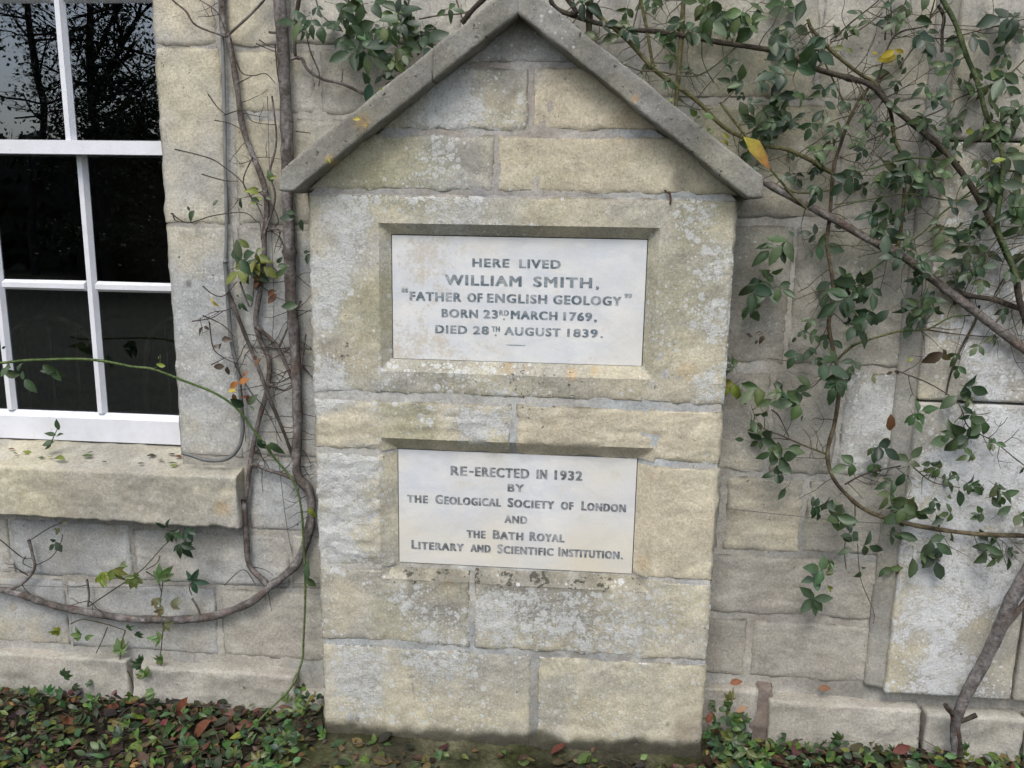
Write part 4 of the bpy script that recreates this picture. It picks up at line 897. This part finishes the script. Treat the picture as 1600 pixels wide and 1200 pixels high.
rose('climbing rose whose upright stem curves at its foot and sweeps low to the right edge',
 [([(1387, 113), (1357, 137), (1330, 180), (1313, 227), (1302, 267), (1297, 333), (1292, 375), (1295, 400), (1302, 453), (1295, 507), (1305, 560), (1312, 597), (1305, 657), (1293, 707), (1302, 747), (1327, 777), (1353, 797), (1395, 813), (1465, 827), (1535, 835), (1600, 837), (1660, 839)], .0042, .006, (.075, .06, .04), (.14, .115, .07), .115, .08),
  ([(1307, 563), (1333, 540), (1360, 530)], .0035, .003, DBK, OLB, .1, .09), ([(1353, 530), (1340, 493), (1320, 477)], .0028, .0022, OLB, GRN, .09, .09),
  ([(1292, 710), (1247, 692), (1220, 680), (1200, 673), (1173, 657)], .0028, .002, OLB, BK, .1, .11), ([(1233, 683), (1217, 650), (1205, 640)], .002, .0015, BK, BK, .11, .11),
  ([(1320, 757), (1353, 740), (1407, 728)], .0024, .0018, BK, DBK, .1, .11), ([(1403, 580), (1453, 600), (1497, 630), (1513, 667), (1553, 690), (1600, 727), (1640, 750)], .0018, .0014, DBK, BK, .09, .08),
  ([(1305, 560), (1275, 600), (1253, 610)], .0018, .0014, BK, BK, .11, .11), ([(1427, 730), (1457, 753), (1500, 762)], .002, .0014, OLB, BK, .08, .08), ([(1335, 783), (1335, 815), (1320, 850), (1322, 890)], .0018, .0012, BK, BK, .11, .11),
  ([(1340, 850), (1345, 905), (1365, 955), (1364, 975)], .0012, .001, BK, BK, .12, .12), ([(1295, 505), (1262, 560), (1200, 560)], .0014, .001, BK, BK, .12, .12), ([(1545, 835), (1560, 850), (1575, 890)], .0014, .001, GRN, GRN, .07, .07), ([(1302, 453), (1340, 435), (1385, 405)], .0024, .0018, OLB, GRN, .1, .09)],
 [(1215, 390, 2, 15), (1190, 430, 2, 15), (1185, 445, 2, 12), (1210, 455, 2, 12), (1175, 485, 3, 12), (1185, 530, 3, 12, DRY, .02, 's'), (1165, 525, 2, 8, DRY, .018, 's'), (1255, 520, 5, 14), (1252, 540, 2, 12), (1305, 505, 2, 12), (1325, 508, 3, 12), (1290, 532, 4, 15), (1310, 575, 3, 15), (1330, 572, 2, 12), (1275, 560, 2, 12), (1155, 578, 2, 12), (1162, 592, 1, 10, YG, .03), (1175, 612, 1, 8), (1230, 590, 1, 6), (1240, 612, 1, 8), (1210, 628, 5, 13), (1215, 618, 3, 10), (1250, 620, 1, 8), (1255, 638, 2, 8), (1165, 645, 3, 10), (1180, 682, 3, 10), (1217, 715, 4, 12), (1222, 700, 2, 10), (1235, 747, 2, 10), (1285, 607, 1, 6), (1420, 645, 3, 12, (.05, .10, .035)), (1435, 652, 1, 8), (1385, 680, 2, 8, BRN, .03, 's'), (1367, 692, 2, 6), (1343, 725, 1, 6), (1366, 722, 1, 6), (1415, 730, 2, 8), (1500, 600, 1, 5), (1515, 612, 2, 6), (1525, 645, 1, 6), (1547, 657, 1, 6), (1500, 682, 2, 7), (1522, 697, 2, 8), (1540, 692, 1, 6), (1475, 737, 2, 12), (1492, 745, 2, 10), (1502, 752, 2, 10), (1405, 762, 4, 14), (1540, 757, 2, 10), (1420, 777, 3, 12), (1595, 728, 1, 4), (1265, 788, 4, 16), (1282, 800, 4, 14), (1330, 800, 2, 12), (1320, 815, 1, 8), (1405, 795, 4, 16), (1422, 800, 4, 14), (1452, 790, 3, 14), (1480, 783, 3, 14), (1490, 800, 3, 12), (1387, 835, 3, 8), (1430, 860, 3, 8), (1447, 842, 2, 6), (1470, 815, 2, 8), (1557, 850, 5, 13), (1570, 866, 3, 10), (1525, 850, 1, 6), (1535, 800, 2, 10), (1340, 855, 2, 8), (1350, 858, 1, 8), (1305, 890, 2, 5), (1290, 897, 1, 4), (1300, 920, 2, 4, YG, .022, 's'), (1345, 890, 2, 4, None, .02, 's'), (1393, 890, 3, 7, None, .03, 's'), (1378, 885, 1, 4, None, .03, 's'), (1555, 812, 2, 10), (1285, 905, 1, 4), (1545, 780, 2, 10), (1595, 800, 2, 8), (1190, 600, 1, 6), (1515, 640, 1, 6)],
 [(0, 26, .11), (3, 7, .06), (5, 6, .06), (6, 10, .06), (8, 4, .05)])
rose('climbing rose with olive green canes leaning behind the right slope of the coping',
 [([(905, -20), (915, 0), (929, 19), (981, 63), (1020, 107), (1061, 137), (1094, 162), (1130, 198), (1166, 217), (1190, 227), (1227, 233), (1260, 247), (1287, 263), (1300, 270)], .0055, .005, OLB, (.15, .14, .07), .1, .11),
  ([(1070, -30), (1068, 0), (1063, 82), (1056, 165), (1055, 180)], .0062, .0058, OLB, (.13, .12, .06), .1, .11),
  ([(998, -20), (1001, 0), (1012, 55), (1020, 105)], .004, .004, (.12, .115, .05), OLB, .1, .1), ([(835, -8), (855, 11), (918, 58), (954, 88), (998, 110), (1025, 111), (1091, 118), (1150, 74)], .0024, .0018, OLB, BK, .07, .1),
  ([(1125, 160), (1140, 180), (1173, 223), (1203, 263), (1240, 307), (1262, 327)], .0036, .003, (.12, .13, .06), OLB, .07, .08), ([(923, -10), (921, 20), (920, 55)], .009, .008, DBK, OLB, .11, .11), ([(1000, 0), (985, 60)], .002, .0015, OLB, BK, .1, .1), ([(880, -10), (900, 20), (875, 18), (860, 0)], .006, .004, DBK, DBK, .1, .1), ([(1100, 40), (1097, 90), (1115, 130)], .0015, .001, GRN, OLB, .1, .1)],
 [(1050, 20, 3, 18), (1040, 5, 3, 20), (1080, 25, 3, 18), (1100, 15, 3, 18), (1060, 45, 2, 12), (1035, 45, 2, 10, (.06, .12, .04)), (980, 40, 2, 12), (905, 5, 2, 14), (935, 55, 2, 8, (.06, .08, .03), .04, 's'), (945, 65, 1, 5, (.06, .08, .03), .04, 's'), (980, 98, 1, 6, None, .025, 's'), (1000, 112, 2, 5, (.08, .11, .04), .03, 's'), (1008, 122, 1, 5, None, .034, 's'), (1165, 130, 3, 15), (1145, 145, 2, 12), (1235, 120, 3, 18), (1260, 180, 4, 18), (1245, 205, 4, 18), (1200, 160, 3, 20), (1205, 178, 3, 16), (1265, 217, 3, 14), (1278, 242, 3, 14), (1185, 200, 3, 16), (1220, 150, 3, 20), (1175, 165, 2, 12), (1332, 270, 2, 9), (1335, 258, 1, 6), (1345, 263, 1, 6), (1410, 268, 2, 10), (1260, 250, 3, 16), (1200, 215, 2, 10), (1090, 185, 3, 8, (.07, .12, .03), .02, 's'), (1050, 152, 2, 6, (.10, .13, .03), .02, 's'), (1110, 200, 3, 8, (.08, .12, .03), .018, 's'), (1130, 212, 3, 8, (.2, .19, .04), .016, 's'), (1135, 135, 2, 5, None, .045, 's'), (1160, 125, 2, 6, None, .04, 's')],
 [(0, 20, .1), (1, 10, .1), (2, 8, .08), (4, 6, .08), (3, 8, .06)])
v = plant('pruned_climber', 'bare grey pruned trunk leaning out of the ground in front of the pilaster', 'climber')
mb = MB()
tube(mb, path([(1640, 850), (1600, 905), (1577, 945), (1563, 980), (1542, 1025), (1514, 1077), (1498, 1112), (1492, 1140), (1494, 1175)], .02, .06), .019, .0125, (.12, .11, .105), (.21, .20, .19), 10, 5, .12)
mb.build('trunk', M['bark'], v)
mb = MB(); tube(mb, path([(1496, 1120, .05), (1487, 1113, .05), (1480, 1106, .045), (1477, 1100, .045)]), .0085, .006, DBK, BK); mb.build('cut_stub', M['bark'], v)
mb = MB(); tube(mb, path([(1498, 1128, .05), (1510, 1124, .04), (1526, 1117, .035)]), .006, .006, DBK, BK); mb.build('cut_stub', M['bark'], v)
mb = MB(); tube(mb, path([(1563, 985, .03), (1580, 968, .045), (1610, 930, .05)]), .008, .007, BK, GBK); mb.build('cut_stub', M['bark'], v)
mb = MB(); tube(mb, path([(1488, 1115, .05), (1497, 1150, .05), (1500, 1180, .05)]), .008, .009, DBK, (.10, .06, .04)); mb.build('cut_stub', M['bark'], v)


# ================================================================== CABLES, WIRES
CB = (.16, .165, .165)
mb = MB(); tube(mb, path([(341, -40), (343, 0), (348, 70), (350, 130), (352, 250), (354, 360), (352, 409)], WALL-.012), .0048, .0048, CB, (.19, .195, .19), 8, knots=False, wob=.03)
tube(mb, path([(352, 409), (355, 450), (360, 520), (367, 560), (373, 585), (378, 640), (379, 672), (374, 697), (360, 714), (340, 720), (318, 718), (300, 712), (284, 708)], WALL-.014, .11), .0058, .005, (.115, .12, .12), (.15, .15, .145), 8, knots=False, wob=.03)
tag(mb.build('cable', M['plastic']), 'grey cable clipped down the window jamb stones, bending along the end of the sill', 'cable')
for pts, lb in (([(-60, 910), (0, 913), (130, 918), (250, 915), (390, 912), (500, 912)], 'thin grey training wire stretched along the wall below the window sill'), ([(418, 150), (422, 300), (428, 470), (425, 560), (432, 680), (445, 800), (457, 870)], 'fine grey wire hanging behind the thick vine stem'), ([(1140, 795), (1300, 812), (1420, 820), (1640, 830)], 'thin rusty training wire stretched across the wall right of the memorial')):
    mb = MB(); tube(mb, path(pts, WALL-.016), .0011, .0011, (.13, .125, .12), seg=5, n=4, knots=False, wob=0)
    tag(mb.build('training_wire', M['plastic']), lb, 'wire')

mb = MB(); tube(mb, [P(1046, 300, .004), P(1047, 304, -.008), P(1048, 312, -.012), P(1047, 320, -.010)], .0028, .0022, (.05, .035, .025), (.09, .05, .03), 6); tube(mb, [P(1038, 297, .002), P(1044, 302, -.006), P(1048, 305, -.008)], .002, .002, (.05, .035, .025), None, 5)
tag(mb.build('iron_hook', M['bark']), 'small rusty hook sticking out of the joint under the right side of the gable', 'hook')
# ================================================================== GROUND LITTER
def flat_leaf(mb, x, y, z, ln, c, curl=.3, ratio=.55):
    a = random.uniform(0, 6.283); d = Vector((math.cos(a), math.sin(a), random.uniform(-.25, .35))); n = Vector((random.uniform(-.6, .6), random.uniform(-.8, .3), 1)).normalized()
    leaflet(mb, Vector((x, y, z)), d, n, ln, ln*ratio*random.uniform(.8, 1.2), c, random.uniform(-.1, .5), random.uniform(-curl, curl))
litter_cols = [((.085, .115, .028), 20), ((.045, .075, .025), 16), ((.13, .145, .035), 8), ((.028, .048, .02), 16), ((.06, .04, .024), 20), ((.10, .045, .024), 8), ((.13, .09, .055), 8), ((.03, .022, .015), 16), ((.22, .20, .045), 2), ((.13, .06, .035), 4)]
pool = [c for c, k in litter_cols for _ in range(k)]
def heap(x):      # how high the litter is piled against the masonry
    return .012+.05*math.exp(-((x-.60)/.07)**2)+.045*math.exp(-((x+.575)/.05)**2)+.01*noise.noise(Vector((x*4, 0, 0)))
mb = MB()
for i in range(6200):
    x = random.uniform(-1.9, 1.6); y = random.uniform(-.36, .12)
    if -.53 < x < .53 and y > -.03: continue
    on = -.64 < x < .57 and y > -.32
    if on and random.random() < .62: continue
    k = sst(-.3, .1, y)
    z = ground_z(x, y)+random.random()*(heap(x)*k+.012)+(.012 if on else .004)
    flat_leaf(mb, x, y, z, random.choice((random.uniform(.009, .02), random.uniform(.016, .032), random.uniform(.016, .032), random.uniform(.028, .055))), tuple(v*random.uniform(.55, 1.1) for v in random.choice(pool)))
tag(mb.build('leaf_litter', M['dryleaf']), 'carpet of fallen green and brown leaves along the foot of the wall', 'leaf litter', kind='stuff')
mb = MB()
for i in range(800):
    t = random.random()
    if t < .30: x = random.gauss(.615, .06); hh = .14*math.exp(-((x-.60)/.06)**2)
    elif t < .43: x = random.gauss(-.585, .045); hh = .13*math.exp(-((x+.58)/.05)**2)
    else: x = random.uniform(-1.7, 1.5); hh = .022
    y = random.uniform(-.25, .10)
    if -.55 < x < .55 and (y > -.03 or random.random() < .75): continue
    z = .004+random.random()*hh*sst(-.25, .05, y)+.012
    c = tuple(v*random.uniform(.8, 1.3) for v in random.choice(((.045, .085, .03), (.07, .12, .035), (.10, .14, .035), (.035, .065, .03))))
    d = Vector((random.uniform(-1, 1), random.uniform(-1, .2), random.uniform(-.2, .8)))
    if random.random() < .35: palmate(mb, Vector((x, y, z)), d, random.uniform(.022, .034), c)
    else: leaflet(mb, Vector((x, y, z)), d, Vector((random.uniform(-.5, .5), -.7, .8)).normalized(), random.uniform(.02, .036), random.uniform(.010, .018), c, .25, .2)
for i in range(160):    # thin grass-like stalks
    x = random.choice((random.uniform(-1.7, -.6), random.uniform(.56, 1.4))); y = random.uniform(-.2, .08); p = Vector((x, y, 0))
    d = Vector((random.uniform(-.7, .7), random.uniform(-.5, .1), 1)); L = random.uniform(.02, .07)
    tube(mb, [p, p+d*L*.5, p+d*L+Vector((random.uniform(-.02, .02), -.01, -.01))], .0009, .0005, (.09, .11, .04), seg=3, n=1, knots=False)
for i in range(150):    # bits of twig in the litter
    x = random.choice((random.uniform(-1.7, -.58), random.uniform(.56, 1.4), random.uniform(-.6, .55))); y = random.uniform(-.3, .08) if abs(x) > .55 else random.uniform(-.3, -.05)
    p = Vector((x, y, .012+random.random()*.02)); a = random.uniform(0, 6.28); L = random.uniform(.03, .12); d = Vector((math.cos(a), math.sin(a)*.6, random.uniform(-.1, .25)))
    tube(mb, [p, p+d*L*.5+Vector((0, 0, .006)), p+d*L], random.uniform(.0008, .002), .0006, (.06, .045, .03), (.10, .08, .06), 4, 2, .2)
tag(mb.build('ground_cover', M['leaf']), 'low green ground cover growing among the fallen leaves', 'ground cover', kind='stuff')

def loose_leaf(px, py, Y, ln, c, label, group=None, tip=None, n=(0, -.6, .8), d=(1, 0, .1), ratio=.5, name='fallen_leaf', z=None, mat='dryleaf'):
    p = P(px, py, Y)
    if z is not None: p.z = z
    mb = MB(); leaflet(mb, p, Vector(d), Vector(n).normalized(), ln, ln*ratio, c, .25, .12, tip)
    return tag(mb.build(name, M[mat]), label, 'leaf', group)
# the big yellow leaf caught behind the coping, and large brown ones on the ground
loose_leaf(1162, 214, -.03, .098, (.28, .26, .035), 'large yellow leaf with a brown tip caught behind the right end of the coping', tip=(.22, .085, .03), n=(.3, -.85, .5), d=(.70, .03, -.66), ratio=.46)
for px, py, Y, ln, c, lb, d in ((85, 1137, -.02, .095, (.15, .055, .025), 'long orange brown leaf lying flat on the litter under the window', (1, .0, .12)),
    (278, 1120, .04, .075, (.12, .04, .022), 'curled reddish brown leaf standing upright near the plinth under the window', (.35, -.1, .8)),
    (303, 1150, -.02, .08, (.13, .05, .028), 'folded rust brown leaf leaning on the litter left of the memorial', (.5, -.1, .6)),
    (368, 1135, .0, .06, (.10, .042, .026), 'dark brown leaf lying flat on the litter left of the memorial', (1, 0, .1)),
    (1140, 1068, .06, .036, (.18, .07, .03), 'small orange leaf on top of the green heap beside the right side of the memorial', (.8, -.1, .3)),
    (1150, 1112, .03, .036, (.26, .16, .10), 'pale pinkish leaf on the green heap beside the right side of the memorial', (.7, -.1, .5)),
    (1105, 1130, -.01, .036, (.16, .055, .035), 'reddish pointed leaf low beside the corner of the memorial base', (.2, -.1, .8)),
    (1278, 1076, .128, .036, (.15, .075, .04), 'orange brown leaf resting on the plinth ledge right of the memorial', (1, -.05, .2)),
    (1395, 1175, .04, .05, (.11, .035, .028), 'dark red leaf lying at the foot of the right-hand plinth', (.8, -.1, .4))):
    loose_leaf(px, py, Y, ln, c, lb, d=d)
G = 'small leaves scattered on the window sill'
for px, py, ln, c in ((35, 706, .04, YG), (20, 712, .022, (.05, .08, .03)), (12, 700, .02, BRN), (75, 718, .018, YG), (85, 724, .042, (.12, .15, .03)), (128, 710, .035, (.06, .1, .04)), (136, 700, .02, (.06, .1, .04)), (228, 704, .03, (.05, .06, .03)), (232, 698, .02, BRN), (245, 712, .025, (.08, .05, .03)), (262, 722, .034, (.07, .11, .04)), (265, 730, .022, (.14, .17, .05)), (215, 727, .02, (.05, .05, .03)), (272, 700, .026, BRN), (262, 694, .022, DRY), (60, 722, .02, (.06, .1, .04)), (160, 726, .015, DRY)):
    y = lerp(.12, .20, clamp((735-py)/45)); p = P(px, py, y); z = lerp(.718, .752, clamp((y-.095)/.245*1.7))+.008
    mb = MB(); a = random.uniform(-.4, .4); leaflet(mb, Vector((p.x, y, z)), Vector((math.cos(a), math.sin(a), .05)), Vector((0, -.2, 1)), ln, ln*.42, c, .2, .05)
    tag(mb.build('sill_leaf', M['dryleaf']), 'small shrivelled leaf lying on the stone window sill', 'leaf', G)

# ================================================================== CHAIRS IN THE DARK ROOM
def chair(x, y, label):
    r = tag(empty('hoop_chair'), label, 'chair', 'wooden chairs inside the window'); c = (.10, .065, .04); r.location = (0, 0, 0)
    mb = MB(); pts = [Vector((x-.2, y, .45)), Vector((x-.2, y, .8)), Vector((x-.15, y, .97)), Vector((x, y, 1.03)), Vector((x+.15, y, .97)), Vector((x+.2, y, .8)), Vector((x+.2, y, .45))]
    tube(mb, pts, .014, .014, c, seg=8, knots=False); mb.build('back_hoop', M['wood'], r)
    for k in (-.1, 0, .1):
        mb = MB(); tube(mb, [Vector((x+k, y, .45)), Vector((x+k*1.05, y, .75)), Vector((x+k*1.1, y, 1.0))], .007, .006, c, seg=6, knots=False); mb.build('spindle', M['wood'], r)
    mb = MB(); box(mb, x-.22, x+.22, y+.001, y+.42, .425, .452, c); mb.build('seat', M['wood'], r, smooth=False)
    for dx in (-.18, .18):
        for dy in (.04, .38):
            mb = MB(); tube(mb, [Vector((x+dx, y+dy, .43)), Vector((x+dx*1.1, y+dy, .2)), Vector((x+dx*1.2, y+dy, 0.002))], .015, .011, c, seg=6, knots=False); mb.build('leg', M['wood'], r)
chair(-1.90, 1.0, 'dark hoop-back chair seen through the lower left panes of the window'); chair(-1.40, 1.15, 'dark hoop-back chair seen through the lower right panes of the window')

# ================================================================== GARDEN BEHIND THE CAMERA (seen reflected in the panes)
def tree(label, x, y, h, r, z0, limbs, nb, nl, bl, spread, seed):
    """trunk, limbs and a lattice of fine branches carrying small leaves"""
    rnd = random.Random(seed); v = plant('garden_tree', label, 'tree', 'garden trees reflected in the upper panes')
    tips = []; BT, BT2 = (.05, .043, .037), (.035, .03, .026)
    mb = MB(); tp = tube(mb, [Vector((x+.06*math.sin(k*1.7+seed), y, lerp(-.1, h, k/6))) for k in range(7)], r, r*.35, BT, BT2, 8, 4, .08); mb.build('trunk', M['bark'], v)
    starts = [p for p in tp if p.z > z0]
    for lp, lr in limbs:
        mb = MB(); q = tube(mb, [Vector(p) for p in lp], lr, lr*.4, BT, BT2, 7, 4, .1); mb.build('limb', M['bark'], v); starts += q[2:]*2
    def grow(mb, p, d, ln, rad, dep):
        q = [p]
        for k in range(4):
            d = (d+Vector((rnd.uniform(-.3, .3), rnd.uniform(-.3, .3), rnd.uniform(-.2, .25)))).normalized(); q.append(q[-1]+d*ln/4)
        tube(mb, q, rad, rad*.5, BT, BT2, 4, 1, 0, False); tips.extend(q[2:])
        if dep:
            for k in range(rnd.choice((2, 3, 4))):
                dd = (d+Vector((rnd.uniform(-1, 1), rnd.uniform(-1, 1), rnd.uniform(-.7, .8)))).normalized(); grow(mb, q[rnd.choice((1, 2, 3, 4))], dd, ln*rnd.uniform(.5, .8), rad*.5, dep-1)
    for k in range(nb):
        mb = MB(); a = rnd.uniform(0, 6.28); grow(mb, rnd.choice(starts), Vector((math.cos(a), math.sin(a)*.6, rnd.uniform(-.3, .7))).normalized(), bl*rnd.uniform(.6, 1.2), r*.28, 3)
        mb.build('branch', M['bark'], v)
    fm = MB()
    for i in range(nl):
        t = rnd.choice(tips); p = t+Vector((rnd.gauss(0, spread), rnd.gauss(0, spread), rnd.gauss(0, spread)))
        dd = Vector((rnd.uniform(-1, 1), rnd.uniform(-1, 1), rnd.uniform(-1, .5))); sz = rnd.uniform(.045, .10)
        s_ = dd.cross(Vector((rnd.uniform(-1, 1), rnd.uniform(-1, 1), rnd.uniform(-1, 1)))).normalized()*sz*.36; dd = dd.normalized()*sz
        k = rnd.uniform(.7, 1.3); c = (.035*k, .05*k, .022*k)
        b = [fm.add(q, c) for q in (p, p+dd*.5+s_, p+dd, p+dd*.5-s_)]; fm.f.append(tuple(b))
    fm.build('crown', M['leaf'], v, smooth=False)
tree('slim straight tree trunk with fine branches mirrored in the upper left window pane', -10.1, -13, 8.5, .085, 1.6, (), 30, 1500, 1.3, .16, 5)
tree('leafy tree with a long slanting limb mirrored in the upper right window pane', -9.25, -13.2, 8, .11, 2.2, [([(-9.25, -13.2, 3.2), (-8.85, -13.1, 3.75), (-8.4, -13, 4.4), (-8.0, -12.9, 5.1), (-7.7, -12.9, 5.8)], .06), ([(-9.25, -13.2, 3.9), (-8.7, -13.3, 4.9), (-8.3, -13.3, 6.2)], .05), ([(-9.2, -13.2, 2.9), (-8.4, -13, 3.3), (-7.4, -13, 4.2)], .045)], 50, 4200, 1.2, .18, 8)
tree('dense bushy dark tree mirrored below the slanting limb in the upper right pane', -7.9, -12.6, 3.3, .09, .6, [([(-7.9, -12.6, 1.2), (-7.4, -12.6, 2.2), (-7.1, -12.5, 3.2)], .04), ([(-7.9, -12.6, 1.2), (-8.4, -12.6, 2.0), (-8.5, -12.5, 2.7)], .04)], 34, 9000, .7, .17, 21)
hd = MB(); rh = random.Random(4); box(hd, -30, 3, -15.6, -14.5, 0, 2.3, (.015, .022, .011))
for i in range(9000):
    x = rh.uniform(-30, 3); zt = 2.6+.5*noise.noise(Vector((x*.5, 0, 0))); z = rh.uniform(0, zt); y = -15+rh.uniform(-.9, .9)*(1-.3*z/zt)+.3*noise.noise(Vector((x, z, 0)))
    sz = rh.uniform(.22, .42); d = Vector((rh.uniform(-1, 1), rh.uniform(-1, 1), rh.uniform(-1, 1))).normalized()*sz; s = d.cross(Vector((rh.uniform(-1, 1), rh.uniform(-1, 1), rh.uniform(-1, 1)))).normalized()*sz*.45
    p = Vector((x, y, z)); k = rh.uniform(.7, 1.2); c = (.028*k, .042*k, .02*k)
    hd.f.append(tuple(hd.add(q, c) for q in (p, p+d*.5+s, p+d, p+d*.5-s)))
tag(hd.build('hedge', M['leaf'], None, False), 'dark clipped garden hedge mirrored in the lower window panes', 'hedge')
